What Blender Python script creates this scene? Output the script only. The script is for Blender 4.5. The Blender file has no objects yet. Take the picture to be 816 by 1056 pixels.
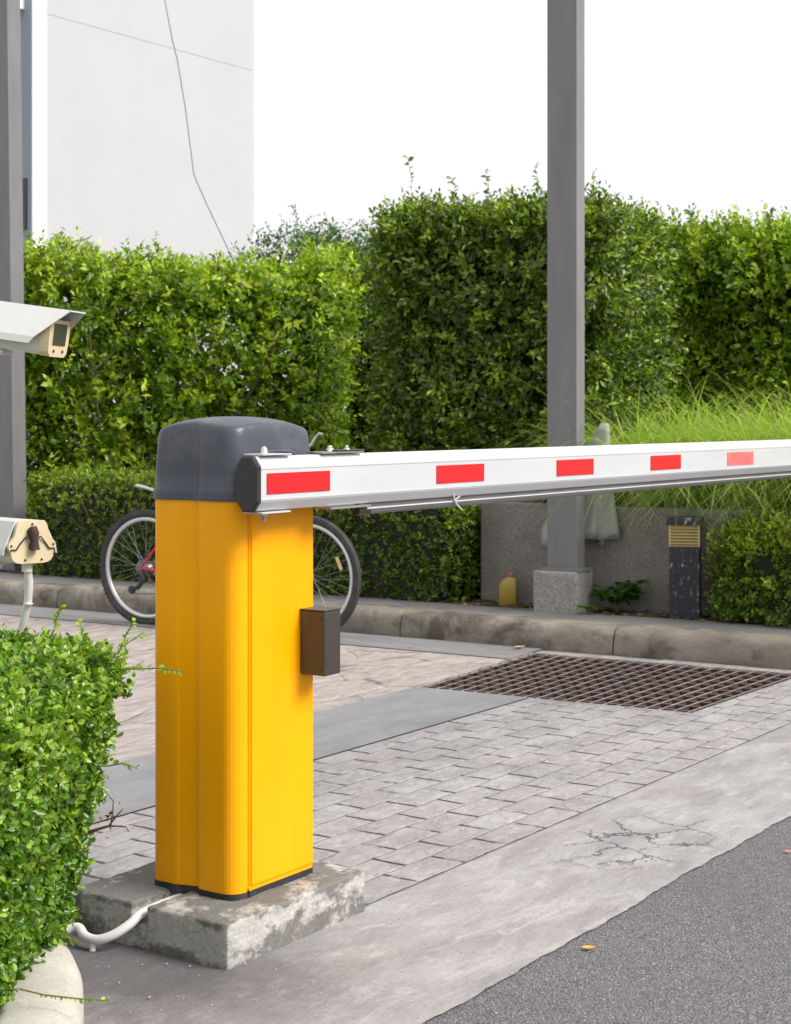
import bpy, bmesh, math, random
import numpy as np
from mathutils import Vector, Matrix
random.seed(7); RNG = np.random.default_rng(11)
R = math.radians
scene = bpy.context.scene
COL = scene.collection
H, F, CX, HZ = 1.2, 1658.0, 408.0, 430.0      # eye height, focal length in photo pixels, principal point

def G(px, py, z=0.0):                          # point at height z seen at a photo pixel
    Y = (H - z) * F / (py - HZ); return Vector(((px - CX) / F * Y, Y, z))
def D(px, py, Y):                              # point at distance Y
    return Vector(((px - CX) / F * Y, Y, H - (py - HZ) / F * Y))

# ------------------------------------------------------------------ object helpers
def tag(o, label=None, cat=None, group=None, kind=None):
    if label: o['label'] = label
    if cat: o['category'] = cat
    if group: o['group'] = group
    if kind: o['kind'] = kind
    return o
def thing(name, label, cat, loc=(0, 0, 0), rotz=0.0, group=None):
    o = bpy.data.objects.new(name, None); COL.objects.link(o)
    o.empty_display_size = 0.1
    o.location = loc; o.rotation_euler = (0, 0, rotz)
    return tag(o, label, cat, group)
class MB:
    def __init__(s): s.v = []; s.f = []; s.sm = []
    def add(s, vs, fs, smooth=False):
        n = len(s.v); s.v += [tuple(v) for v in vs]
        s.f += [tuple(i + n for i in f) for f in fs]; s.sm += [smooth] * len(fs); return s
    def box(s, c, d, rot=None):
        c = Vector(c); hx, hy, hz = d[0] / 2, d[1] / 2, d[2] / 2
        vs = [Vector((x, y, z)) for x in (-hx, hx) for y in (-hy, hy) for z in (-hz, hz)]
        if rot is not None: vs = [rot @ v for v in vs]
        vs = [v + c for v in vs]
        return s.add(vs, [(0, 1, 3, 2), (4, 6, 7, 5), (0, 4, 5, 1), (2, 3, 7, 6), (0, 2, 6, 4), (1, 5, 7, 3)])
    def box2(s, a, b):
        return s.box([(a[i] + b[i]) / 2 for i in range(3)], [abs(b[i] - a[i]) for i in range(3)])
    def prism(s, poly, z0, z1):                # xy polygon ccw
        n = len(poly)
        vs = [(p[0], p[1], z0) for p in poly] + [(p[0], p[1], z1) for p in poly]
        fs = [tuple(range(n - 1, -1, -1)), tuple(range(n, 2 * n))] + [(i, (i + 1) % n, n + (i + 1) % n, n + i) for i in range(n)]
        return s.add(vs, fs)
    def loft(s, rings, cap=True, smooth=True):
        n = len(rings[0]); vs = [p for r in rings for p in r]; fs = []
        for j in range(len(rings) - 1):
            for i in range(n):
                fs.append((j * n + i, j * n + (i + 1) % n, (j + 1) * n + (i + 1) % n, (j + 1) * n + i))
        s.add(vs, fs, smooth)
        if cap:
            s.add(rings[0], [tuple(range(n - 1, -1, -1))]); s.add(rings[-1], [tuple(range(n))])
        return s
    def tube(s, pts, r, seg=8, cap=True, closed=False):
        pts = [Vector(p) for p in pts]; n = len(pts)
        rs = r if hasattr(r, '__len__') else [r] * n
        rings = []; up = None
        for i in range(n):
            if closed: t = pts[(i + 1) % n] - pts[i - 1]
            else: t = pts[min(i + 1, n - 1)] - pts[max(i - 1, 0)]
            t.normalize()
            if up is None:
                up = Vector((0, 0, 1)) if abs(t.z) < .9 else Vector((1, 0, 0))
            x = up - t * up.dot(t); x.normalize(); up = x
            y = t.cross(x)
            rings.append([pts[i] + (x * math.cos(2 * math.pi * k / seg) + y * math.sin(2 * math.pi * k / seg)) * rs[i] for k in range(seg)])
        if closed: rings.append(rings[0]); cap = False
        return s.loft(rings, cap)
    def cyl(s, a, b, r, seg=16, r2=None):
        return s.tube([a, b], [r, r if r2 is None else r2], seg)
    def lathe(s, c, axis, prof, seg=24):       # prof: (along, radius)
        axis = Vector(axis).normalized(); c = Vector(c)
        x = axis.orthogonal().normalized(); y = axis.cross(x)
        rings = [[c + axis * h + (x * math.cos(2 * math.pi * k / seg) + y * math.sin(2 * math.pi * k / seg)) * max(r, 1e-5) for k in range(seg)] for h, r in prof]
        return s.loft(rings, True)
    def build(s, name, mat, parent=None, bevel=0, seg=2, auto=True):
        me = bpy.data.meshes.new(name); me.from_pydata(s.v, [], s.f); me.update()
        me.polygons.foreach_set('use_smooth', s.sm)
        o = bpy.data.objects.new(name, me); COL.objects.link(o)
        if mat: me.materials.append(mat)
        if parent is not None: o.parent = parent
        if bevel:
            m = o.modifiers.new('bevel', 'BEVEL'); m.width = bevel; m.segments = seg; m.limit_method = 'ANGLE'; m.angle_limit = R(35)
            me.polygons.foreach_set('use_smooth', [True] * len(me.polygons)); m.harden_normals = True
        return o

# ------------------------------------------------------------------ material helpers
class NT:
    def __init__(s, name):
        s.m = bpy.data.materials.new(name); s.m.use_nodes = True
        s.t = s.m.node_tree; s.t.nodes.clear()
        s.out = s.t.nodes.new('ShaderNodeOutputMaterial')
        s.bsdf = s.t.nodes.new('ShaderNodeBsdfPrincipled'); s.link(s.bsdf.outputs[0], s.out.inputs[0])
    def n(s, typ, **kw):
        nd = s.t.nodes.new('ShaderNode' + typ)
        for k, v in kw.items(): setattr(nd, k, v)
        return nd
    def link(s, a, b): s.t.links.new(a, b)
    def inp(s, sock, v):
        if isinstance(v, bpy.types.NodeSocket): s.link(v, sock)
        elif v is not None: sock.default_value = v
    def co(s, kind='Object'):
        if not hasattr(s, '_tc'): s._tc = s.n('TexCoord')
        return s._tc.outputs[kind]
    def math(s, op, a, b=None, c=None, clamp=False):
        nd = s.n('Math', operation=op, use_clamp=clamp); s.inp(nd.inputs[0], a)
        if b is not None: s.inp(nd.inputs[1], b)
        if c is not None: s.inp(nd.inputs[2], c)
        return nd.outputs[0]
    def vmath(s, op, a, b):
        nd = s.n('VectorMath', operation=op); s.inp(nd.inputs[0], a)
        if b is not None:
            if op == 'SCALE': s.inp(nd.inputs['Scale'], b)
            else: s.inp(nd.inputs[1], b)
        return nd.outputs[0]
    def mapping(s, vec, scale=(1, 1, 1), rot=(0, 0, 0), loc=(0, 0, 0)):
        nd = s.n('Mapping'); s.inp(nd.inputs[0], vec); nd.inputs['Scale'].default_value = scale
        nd.inputs['Rotation'].default_value = rot; nd.inputs['Location'].default_value = loc; return nd.outputs[0]
    def noise(s, scale, detail=5, rough=.55, vec=None, color=False, dist=0.0):
        nd = s.n('TexNoise'); s.inp(nd.inputs['Vector'], vec if vec is not None else s.co())
        nd.inputs['Scale'].default_value = scale; nd.inputs['Detail'].default_value = detail
        nd.inputs['Roughness'].default_value = rough; nd.inputs['Distortion'].default_value = dist
        return nd.outputs['Color' if color else 'Fac']
    def ramp(s, fac, stops, interp='LINEAR'):
        nd = s.n('ValToRGB'); s.link(fac, nd.inputs[0]); cr = nd.color_ramp; cr.interpolation = interp
        while len(cr.elements) < len(stops): cr.elements.new(.5)
        for e, (p, c) in zip(cr.elements, stops):
            e.position = p; e.color = (c, c, c, 1) if not hasattr(c, '__len__') else (*c, 1)
        return nd.outputs[0]
    def mix(s, fac, a, b, blend='MIX'):
        nd = s.n('Mix', data_type='RGBA', blend_type=blend); s.inp(nd.inputs[0], fac)
        for i, v in ((6, a), (7, b)):
            s.inp(nd.inputs[i], v if isinstance(v, bpy.types.NodeSocket) else (*v, 1))
        return nd.outputs[2]
    def bump(s, h, strength=.3, dist=.01, nrm=None):
        nd = s.n('Bump'); nd.inputs['Strength'].default_value = strength; nd.inputs['Distance'].default_value = dist
        s.link(h, nd.inputs['Height'])
        if nrm is not None: s.link(nrm, nd.inputs['Normal'])
        return nd.outputs[0]
    def done(s, color=None, rough=None, normal=None, metal=None, spec=None):
        b = s.bsdf.inputs
        if color is not None: s.inp(b['Base Color'], color if isinstance(color, bpy.types.NodeSocket) else (*color, 1))
        if rough is not None: s.inp(b['Roughness'], rough)
        if normal is not None: s.link(normal, b['Normal'])
        if metal is not None: b['Metallic'].default_value = metal
        if spec is not None: b['Specular IOR Level'].default_value = spec
        return s.m

def m_simple(name, c, rough=.5, metal=0, var=.12, vs=6, bump=0, bs=200, dirt=None, da=.3, ds=9, rv=.15):
    t = NT(name)
    n1 = t.noise(vs, 6, .6)
    col = t.mix(n1, [x * (1 - var) for x in c], [min(1, x * (1 + var)) for x in c])
    if dirt:
        col = t.mix(t.math('MULTIPLY', t.ramp(t.noise(ds, 8, .7), [(.5, 0), (.72, 1)]), da), col, dirt)
    rg = t.math('ADD', rough - rv / 2, t.math('MULTIPLY', t.noise(vs * 3, 4), rv))
    nr = t.bump(t.noise(bs, 3), bump, .002) if bump else None
    return t.done(col, rg, nr, metal)

def m_concrete(name, c, c2, scale=2.5, bump=.5, speck=0, stain=None, sa=.5, ss=1.5, stretch=None, s0=.5, s1=.68, pores=True):
    t = NT(name)
    co = t.co()
    v = t.mapping(co, stretch) if stretch else co
    col = t.mix(t.ramp(t.noise(scale, 8, .62, v), [(.3, 0), (.7, 1)]), c, c2)
    fine = t.noise(140, 4, .7)
    col = t.mix(.22, col, t.ramp(fine, [(.3, .12), (.7, .75)]), 'OVERLAY')
    if stain:
        col = t.mix(t.math('MULTIPLY', t.ramp(t.noise(ss, 9, .68, v, dist=.4), [(s0, 0), (s1, 1)]), sa), col, stain)
    h = t.math('ADD', t.math('MULTIPLY', t.noise(9, 7, .6, v), 1.0), t.math('MULTIPLY', fine, .18))
    if pores:
        vo = t.n('TexVoronoi'); vo.inputs['Scale'].default_value = 60; t.link(co, vo.inputs['Vector'])
        pr = t.ramp(vo.outputs['Distance'], [(.05, 0), (.14, 1)])
        pr = t.math('MAXIMUM', pr, t.ramp(t.noise(14, 3), [(.50, 0), (.56, 1)]))
        h = t.math('ADD', h, t.math('MULTIPLY', pr, .12))
        col = t.mix(t.math('MULTIPLY', t.math('SUBTRACT', 1, pr), .5), col, [x * .35 for x in c])
    if speck:
        vo = t.n('TexVoronoi'); vo.inputs['Scale'].default_value = 190; t.link(co, vo.inputs['Vector'])
        g = t.n('RGBToBW'); t.link(vo.outputs['Color'], g.inputs[0])
        col = t.mix(speck, col, t.ramp(g.outputs[0], [(.2, .08), (.8, .95)]), 'OVERLAY')
        h = t.math('ADD', h, t.math('MULTIPLY', vo.outputs['Distance'], -.5))
    return t.done(col, .85, t.bump(h, bump, .012), spec=.3)

M = {}
# ------------------------------------------------------------------ frames
TH = math.atan2(.8235, .567)                   # direction of the barrier boom on the ground
E1 = Vector((.5671, .8236, 0)); E2 = Vector((-.8236, .5671, 0))
C0 = Vector((-.365, 3.627, 0))                 # corner of the barrier cabinet, origin of its frame
def L(a, b, z=0): return C0 + E1 * a + E2 * b + Vector((0, 0, z))
def inL(p): d = Vector((p[0], p[1], 0)) - C0; return d.dot(E1), d.dot(E2)
K0 = Vector((-.229, 8.843, 0)); K1 = Vector((.8545, -.5195, 0)); KN = Vector((.5195, .8545, 0))
def K(t, n, z=0): return K0 + K1 * t + KN * n + Vector((0, 0, z))
KTH = math.atan2(-.5195, .8545)
b_asph = inL(G(626, 950))[1]; b_pave = inL(G(562, 857))[1]
b_bn = inL(G(323, 787))[1]; b_bf = inL(G(323, 742))[1]
GR = [G(430, 711), G(715, 738), G(816, 703) , G(548, 675)]
_d = (GR[2] - GR[1]).normalized(); GR[2] = GR[1] + _d * 1.20
print('bands', b_asph, b_pave, b_bn, b_bf, 'grate', GR)

# ------------------------------------------------------------------ ground sheets
def in_grate(p):
    for i in range(4):
        a, b = GR[i], GR[(i + 1) % 4]
        if (b.x - a.x) * (p.y - a.y) - (b.y - a.y) * (p.x - a.x) < 0: return False
    return True
def sheet(name, pts, z, mat, cut=True, frame='L'):
    bm = bmesh.new()
    vs = [bm.verts.new((p[0], p[1], z)) for p in pts]
    f = bm.faces.new(vs); f.normal_update()
    if f.normal.z < 0: f.normal_flip()
    if cut:
        for i in range(4):
            a, b = GR[i], GR[(i + 1) % 4]; d = b - a
            bmesh.ops.bisect_plane(bm, geom=bm.verts[:] + bm.edges[:] + bm.faces[:], plane_co=a, plane_no=Vector((d.y, -d.x, 0)))
        dead = [f for f in bm.faces if in_grate(f.calc_center_median())]
        bmesh.ops.delete(bm, geom=dead, context='FACES')
    if frame == 'L': mw = Matrix.Translation(C0) @ Matrix.Rotation(TH, 4, 'Z')
    elif frame == 'K': mw = Matrix.Translation(K0) @ Matrix.Rotation(KTH, 4, 'Z')
    else: mw = Matrix.Identity(4)
    bm.transform(mw.inverted())
    me = bpy.data.meshes.new(name); bm.to_mesh(me); bm.free()
    o = bpy.data.objects.new(name, me); COL.objects.link(o); o.matrix_world = mw
    me.materials.append(mat); o['kind'] = 'structure'
    return o

def wob(a0, a1, b, amp, n, ends=True):
    out = []; r = random.Random(5)
    ph = [r.uniform(0, 6) for _ in range(4)]
    for i in range(n + 1):
        a = a0 + (a1 - a0) * i / n
        w = amp * (math.sin(a * 3 + ph[0]) + .6 * math.sin(a * 9 + ph[1]) + .35 * math.sin(a * 31 + ph[2])) + r.uniform(-amp, amp) * .4
        out.append(L(a, b + w))
    return out

# asphalt
t = NT('asphalt')
vo = t.n('TexVoronoi'); vo.inputs['Scale'].default_value = 225; t.link(t.co(), vo.inputs['Vector'])
g = t.n('RGBToBW'); t.link(vo.outputs['Color'], g.inputs[0])
col = t.ramp(g.outputs[0], [(.1, (.055, .052, .058)), (.5, (.145, .14, .150)), (.8, (.20, .19, .20)), (.96, (.40, .39, .39))])
col = t.mix(t.ramp(t.noise(1.3, 7, .65), [(.35, 0), (.7, .5)]), col, (.10, .096, .105))
col = t.mix(t.ramp(t.noise(28, 5, .7), [(.4, 0), (.75, .4)]), col, (.23, .22, .23))
h = t.math('ADD', t.math('MULTIPLY', vo.outputs['Distance'], -.9), t.math('MULTIPLY', t.noise(40, 5, .7), 1.0))
M['asphalt'] = t.done(col, .8, t.bump(h, .8, .006), spec=.35)

# smooth concrete border with a cracked spot
t = NT('concrete_border'); co = t.co()
st = t.mapping(co, (1.0, 2.6, 1))
base = t.mix(t.ramp(t.noise(3.2, 9, .62, st), [(.3, 0), (.7, 1)]), (.218, .207, .211), (.365, .353, .355))
lite = t.ramp(t.noise(5.5, 8, .7, st, dist=1.2), [(.52, 0), (.64, 1)])
base = t.mix(t.math('MULTIPLY', lite, .5), base, (.45, .43, .42))
brown = t.ramp(t.noise(2.1, 7, .65, t.mapping(co, (1, 2, 1), loc=(3, 1, 0))), [(.53, 0), (.68, 1)])
base = t.mix(t.math('MULTIPLY', brown, .35), base, (.22, .175, .165))
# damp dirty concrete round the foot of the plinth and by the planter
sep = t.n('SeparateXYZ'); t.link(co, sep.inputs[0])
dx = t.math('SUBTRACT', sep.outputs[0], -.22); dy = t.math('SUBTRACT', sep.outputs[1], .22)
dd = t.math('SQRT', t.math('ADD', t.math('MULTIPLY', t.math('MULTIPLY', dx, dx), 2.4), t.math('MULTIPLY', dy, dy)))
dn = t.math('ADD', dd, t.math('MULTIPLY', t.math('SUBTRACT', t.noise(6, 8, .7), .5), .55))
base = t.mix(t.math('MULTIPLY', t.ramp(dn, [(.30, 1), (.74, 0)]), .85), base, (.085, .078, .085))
fine = t.noise(130, 4, .7)
base = t.mix(.2, base, t.ramp(fine, [(.3, .15), (.7, .8)]), 'OVERLAY')
spot = t.vmath('SUBTRACT', co, tuple(list(inL(G(655, 868))) + [0]))
sl = t.n('VectorMath', operation='LENGTH'); t.link(t.mapping(spot, (1.0, 1.7, 1)), sl.inputs[0])
wv = t.vmath('ADD', co, t.vmath('SCALE', t.noise(7, 5, .7, color=True), .16))
vc = t.n('TexVoronoi', feature='DISTANCE_TO_EDGE'); vc.inputs['Scale'].default_value = 5.5; t.link(wv, vc.inputs['Vector'])
ck = t.ramp(vc.outputs['Distance'], [(.010, 1), (.028, 0)])
near = t.ramp(t.math('ADD', sl.outputs['Value'], t.math('MULTIPLY', t.noise(9, 3), .25)), [(.38, 1), (.5, 0)])
ck = t.math('MULTIPLY', t.math('MULTIPLY', ck, near), t.ramp(t.noise(4, 4), [(.40, 0), (.52, 1)]))
base = t.mix(t.math('MULTIPLY', ck, .85), base, (.05, .048, .05))
h = t.math('ADD', t.math('MULTIPLY', t.noise(6, 8, .6, st), 1.1), t.math('MULTIPLY', fine, .12))
h = t.math('SUBTRACT', h, t.math('MULTIPLY', ck, 1.5))
M['border'] = t.done(base, .72, t.bump(h, .42, .014), spec=.35)

# brick-stamped concrete
t = NT('stamped_brick'); co = t.co()
wp = t.vmath('ADD', co, t.vmath('SCALE', t.vmath('SUBTRACT', t.noise(7, 4, .6, color=True), (.5, .5, .5)), .034))
sep = t.n('SeparateXYZ'); t.link(wp, sep.inputs[0]); X, Yv = sep.outputs[0], sep.outputs[1]
row = t.math('DIVIDE', t.math('SUBTRACT', Yv, b_pave - .0), .113); rid = t.math('FLOOR', row); rf = t.math('FRACT', row)
xx = t.math('ADD', t.math('DIVIDE', X, .22), t.math('ADD', t.math('MULTIPLY', rid, .5), .06)); cid = t.math('FLOOR', xx); cf = t.math('FRACT', xx)
def edge(fr, size):
    a = t.math('MINIMUM', fr, t.math('SUBTRACT', 1, fr)); return t.math('MULTIPLY', a, size)
d1 = edge(rf, .113); d2 = edge(cf, .22)
brk = t.noise(11, 4, .6)
j2 = t.math('MULTIPLY', t.ramp(d2, [(.0038, 1), (.0085, 0)]), t.ramp(brk, [(.42, .15), (.50, 1)]))
j1 = t.math('MULTIPLY', t.ramp(d1, [(.001, 1), (.005, 0)]), t.ramp(t.noise(8, 4, .6, t.mapping(co, loc=(5, 2, 0))), [(.4, .15), (.6, .9)]))
comb = t.n('CombineXYZ'); t.link(rid, comb.inputs[0]); t.link(cid, comb.inputs[1])
wn = t.n('TexWhiteNoise', noise_dimensions='3D'); t.link(comb.outputs[0], wn.inputs['Vector'])
st = t.mapping(co, (1, 1.6, 1))
col = t.mix(t.ramp(t.noise(4, 8, .65, st), [(.3, 0), (.7, 1)]), (.24, .227, .232), (.40, .385, .385))
col = t.mix(t.math('MULTIPLY', wn.outputs['Value'], .42), col, (.27, .24, .243))
col = t.mix(t.math('MULTIPLY', t.ramp(t.noise(18, 8, .75, st), [(.5, 0), (.68, 1)]), .55), col, (.50, .485, .48))
col = t.mix(t.math('MULTIPLY', t.ramp(t.noise(16, 8, .75, t.mapping(st, loc=(4, 4, 4))), [(.55, 0), (.7, 1)]), .55), col, (.11, .10, .105))
col = t.mix(t.math('MULTIPLY', t.ramp(t.noise(1.7, 6, .6), [(.48, 0), (.68, 1)]), .4), col, (.15, .138, .145))
col = t.mix(t.math('MULTIPLY', j1, .7), col, (.12, .11, .115))
col = t.mix(j2, col, (.035, .03, .032))
fine = t.noise(130, 4, .7); col = t.mix(.2, col, t.ramp(fine, [(.3, .15), (.7, .8)]), 'OVERLAY')
h = t.math('ADD', t.math('MULTIPLY', t.ramp(d2, [(0, 0), (.012, 1)]), .7), t.math('MULTIPLY', t.ramp(d1, [(0, 0), (.009, 1)]), .45))
h = t.math('ADD', h, t.math('MULTIPLY', t.noise(14, 8, .65, st, dist=.6), 1.5)); h = t.math('ADD', h, t.math('MULTIPLY', wn.outputs['Value'], .25))
M['brick'] = t.done(col, .78, t.bump(h, .75, .011), spec=.35)

# slate-stamped concrete
t = NT('stamped_slate'); co = t.co()
wp = t.vmath('ADD', t.mapping(co, (1, 1.0, 1)), t.vmath('SCALE', t.vmath('SUBTRACT', t.noise(2.2, 5, .6, color=True), (.5, .5, .5)), .10))
vc = t.n('TexVoronoi', feature='DISTANCE_TO_EDGE'); vc.inputs['Scale'].default_value = 2.3; vc.inputs['Randomness'].default_value = .9; t.link(wp, vc.inputs['Vector'])
vi = t.n('TexVoronoi'); vi.inputs['Scale'].default_value = 2.3; vi.inputs['Randomness'].default_value = .9; t.link(wp, vi.inputs['Vector'])
ck = t.math('MULTIPLY', t.ramp(vc.outputs['Distance'], [(.003, 1), (.014, 0)]), t.ramp(t.noise(3, 4), [(.42, .1), (.55, 1)]))
rg = t.noise(7, 9, .7, t.mapping(co, (.7, 2.4, 1), rot=(0, 0, .35)), dist=1.0)
col = t.mix(t.ramp(rg, [(.33, 0), (.66, 1)]), (.25, .205, .19), (.50, .44, .41))
g = t.n('RGBToBW'); t.link(vi.outputs['Color'], g.inputs[0])
col = t.mix(t.math('MULTIPLY', g.outputs[0], .4), col, (.29, .27, .268))
col = t.mix(t.math('MULTIPLY', ck, .8), col, (.09, .08, .08))
fine = t.noise(130, 4, .7); col = t.mix(.2, col, t.ramp(fine, [(.3, .15), (.7, .8)]), 'OVERLAY')
h = t.math('ADD', t.math('MULTIPLY', rg, 2.4), t.math('MULTIPLY', t.ramp(vc.outputs['Distance'], [(0, 0), (.06, 1)]), .6))
M['slate'] = t.done(col, .8, t.bump(h, .6, .016), spec=.3)

M['band'] = m_concrete('trowelled_concrete', (.185, .187, .195), (.27, .27, .275), 3.5, .3, stain=(.22, .21, .215), sa=.5, ss=2.2, stretch=(1, 1.8, 1))
M['gutter'] = m_concrete('gutter_concrete', (.17, .165, .172), (.25, .243, .248), 3.0, .3, stain=(.12, .115, .12), sa=.5, ss=1.6, stretch=(1, 3, 1))
M['kerbm'] = m_concrete('kerb_concrete', (.175, .152, .125), (.34, .305, .26), 3, .6, stain=(.062, .05, .038), sa=.85, ss=3.2, stretch=(1, 1.3, 1.3), s0=.46, s1=.64)
M['walk'] = m_concrete('walk_concrete', (.15, .145, .15), (.22, .213, .217), 4, .4, stain=(.13, .12, .125), sa=.5, ss=3)
M['wallc'] = m_concrete('gravel_wash_concrete', (.19, .175, .16), (.27, .25, .23), 3, .5, speck=.28, stain=(.12, .105, .09), sa=.5, ss=1.4, pores=False)
M['pedc'] = m_concrete('pedestal_concrete', (.28, .27, .255), (.40, .385, .36), 5, .7, speck=.4, stain=(.18, .165, .15), sa=.5, ss=5, pores=False)
M['cream_kerb'] = m_concrete('painted_kerb', (.40, .375, .33), (.54, .51, .46), 4, .3, stain=(.30, .26, .21), sa=.5, ss=5)

sheet('ground', [(-150, -60), (150, -60), (150, 240), (-150, 240)], 0.0, M['asphalt'])
edge_pts = wob(-6, 9, b_asph, .006, 620)
sheet('concrete_border', edge_pts + [L(9, 6.2), L(-6, 6.2)], .004, M['border'])
def seg_x(b):                                   # where the band edge b meets the near side of the grate
    p, q = GR[0], GR[1]; bp, bq = inL(p)[1], inL(q)[1]; return p.lerp(q, (b - bp) / (bq - bp))
def kline(b):                                   # boom-direction line b meets the gutter line n=-.30 : returns a
    lo, hi = -5, 20
    f = lambda a: (L(a, b) - K0).dot(KN) + .30
    for _ in range(60):
        mid = (lo + hi) / 2
        if f(mid) > 0: hi = mid
        else: lo = mid
    return lo
n_g = (G(470, 677) - K0).dot(KN)
aL = kline(3.0)
sheet('brick_paving', [L(-.128, b_pave), L(9, b_pave), K(6.2, 0)] + [K(t_, 0) for t_ in (4, 2.3)] + [L(kline(b_bn) + .3, b_bn), L(-.128, b_bn)], .008, M['brick'])
sheet('concrete_band', [L(-.128, b_bn), L(5.3, b_bn), L(5.3, b_bf), L(-.128, b_bf)][0:0] or
      [L(-2.5, b_bn), seg_x(b_bn), GR[0], L(-2.5, b_bf)], .012, M['band'])
nA, nB = (GR[0] - K0).dot(KN), (GR[3] - K0).dot(KN); gq = GR[0].lerp(GR[3], (n_g - nA) / (nB - nA))
sheet('slate_paving', [L(-2.5, b_bf), GR[0], gq, K(-4.6, n_g), L(-2.5, 7)], .008, M['slate'], frame='L')
sheet('gutter_strip', [K(-6.5, n_g), gq, GR[3], GR[3] + (K((GR[3] - K0).dot(K1), 0) - GR[3]), K(-6.5, .0)], .012, M['gutter'], frame='K')

# pit under the grate
cen = sum(GR, Vector()) / 4
mb = MB(); top = [p + Vector((0, 0, .008)) for p in GR]; bot = [p - Vector((0, 0, .45)) for p in GR]
mb.add(top + bot, [(4, 5, 6, 7), (0, 4, 7, 3), (3, 7, 6, 2), (2, 6, 5, 1), (1, 5, 4, 0)])
M['pit'] = m_simple('pit_wall', (.06, .05, .045), .95, var=.5, vs=12)
tag(mb.build('drain_pit', M['pit']), kind='structure')

# ------------------------------------------------------------------ drain grate
M['rust'] = None
t = NT('rusty_steel')
n = t.noise(9, 8, .7); col = t.mix(t.ramp(n, [(.4, 0), (.6, 1)]), (.085, .038, .030), (.075, .073, .082))
col = t.mix(t.ramp(t.noise(40, 5, .7), [(.45, 0), (.7, .6)]), col, (.15, .07, .05))
M['rust'] = t.done(col, .55, t.bump(t.noise(120, 4), .4, .002), metal=.35)
t = NT('pale_steel'); n = t.noise(7, 8, .7)
col = t.mix(t.ramp(n, [(.4, 0), (.6, 1)]), (.34, .29, .27), (.62, .61, .62))
M['grate_pale'] = t.done(col, .4, t.bump(t.noise(120, 4), .3, .002), metal=.45)
M['rust_top'] = m_simple('polished_rust', (.26, .17, .14), .5, metal=.3, var=.3, vs=12)
gr = thing('drain_grate', 'rusty rectangular steel drain grate set in the paving against the kerb', 'drain grate', GR[0])
def gp(u, v, z): # u along kerb, v towards the kerb
    p = (GR[0] * (1 - u) + GR[1] * u) * (1 - v) + (GR[3] * (1 - u) + GR[2] * u) * v
    return p - GR[0] + Vector((0, 0, z))
def bar(a, b, w, z0, z1):
    d = (b - a).normalized(); s = Vector((-d.y, d.x, 0)) * w / 2
    mb = MB(); pl = [a - s, b - s, b + s, a + s]
    mb.prism([(p.x, p.y) for p in pl], z0, z1); return mb
NB = 21
for i in range(NB):
    u = (i + .5) / NB
    o = bar(gp(u, .004, 0), gp(u, .996, 0), .0078, -.016, .0088).build('bearing_bar', M['rust'], gr)
    o.data.materials.append(M['grate_pale'])
    o.data.polygons[1].material_index = 1  # top face paler than the sides
for i in range(11):
    v = (i + .5) / 11
    o = bar(gp(.004, v, 0), gp(.996, v, 0), .010, -.016, .0078).build('cross_bar', M['rust'], gr); o.data.materials.append(M['rust_top']); o.data.polygons[1].material_index = 1
for a, b in (((0, 0), (1, 0)), ((1, 0), (1, 1)), ((1, 1), (0, 1)), ((0, 1), (0, 0))):
    o = bar(gp(*a, 0), gp(*b, 0), .014, -.05, .0095).build('frame_bar', M['grate_pale'], gr)

# ------------------------------------------------------------------ kerb, walk, bed
prof = [(.0, -.05), (.004, .06), (.012, .10), (.028, .128), (.052, .142), (.09, .147), (.20, .145), (.22, .13), (.22, -.05)]
mb = MB(); tt = -8.0; rr = random.Random(3)
joints = [(G(420, 657) - K0).dot(K1), (G(629, 678) - K0).dot(K1)]
seg = joints[1] - joints[0]; tt = joints[0] - 7 * seg
while tt < 9:
    dz = rr.uniform(-.005, .005); dn = rr.uniform(-.004, .004); rings = []
    nn = 14
    for i in range(nn + 1):
        q = i / nn; t_ = tt + .004 + (seg - .008) * q
        e = .006 if i in (0, nn) else 0
        w = .003 * math.sin(t_ * 9) + .002 * math.sin(t_ * 23)
        rings.append([K(t_, max(n_ + dn + w, 0) + (e if n_ < .1 else -e), z_ + dz + w * .7 - (e if z_ > .05 else 0)) for n_, z_ in prof])
    mb.loft(rings, True, True); tt += seg
o = mb.build('kerb', M['kerbm']); tag(o, kind='structure')
o.data.transform((Matrix.Translation(K0) @ Matrix.Rotation(KTH, 4, 'Z')).inverted()); o.matrix_world = Matrix.Translation(K0) @ Matrix.Rotation(KTH, 4, 'Z')
mb = MB(); mb.prism([(-9, .21), (9, .21), (9, .54), (-9, .54)], -.02, .139)
o = mb.build('pavement', M['walk']); o.location = K0; o.rotation_euler = (0, 0, KTH); tag(o, kind='structure')
t = NT('soil'); col = t.mix(t.ramp(t.noise(20, 8, .75), [(.35, 0), (.65, 1)]), (.045, .03, .02), (.16, .12, .08))
col = t.mix(t.ramp(t.noise(60, 5, .8), [(.58, 0), (.66, 1)]), col, (.32, .26, .18))
M['soil'] = t.done(col, .95, t.bump(t.noise(45, 6, .8), 1, .03))
mb = MB(); nx, ny = 200, 16; vs = []; fs = []
for i in range(nx + 1):
    for j in range(ny + 1):
        x = -9 + 18 * i / nx; y = .53 + .9 * j / ny
        vs.append((x, y, .128 + .012 * math.sin(x * 13 + y * 7) * math.sin(y * 23 - x * 3) + rr.uniform(0, .01)))
for i in range(nx):
    for j in range(ny):
        a = i * (ny + 1) + j; fs.append((a, a + ny + 1, a + ny + 2, a + 1))
mb.add(vs, fs, True); o = mb.build('planting_bed', M['soil']); o.location = K0; o.rotation_euler = (0, 0, KTH); tag(o, kind='structure')
mb = MB(); mb.prism([(-16, 1.40), (16, 1.40), (16, 14), (-16, 14)], -.05, .12)
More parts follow.
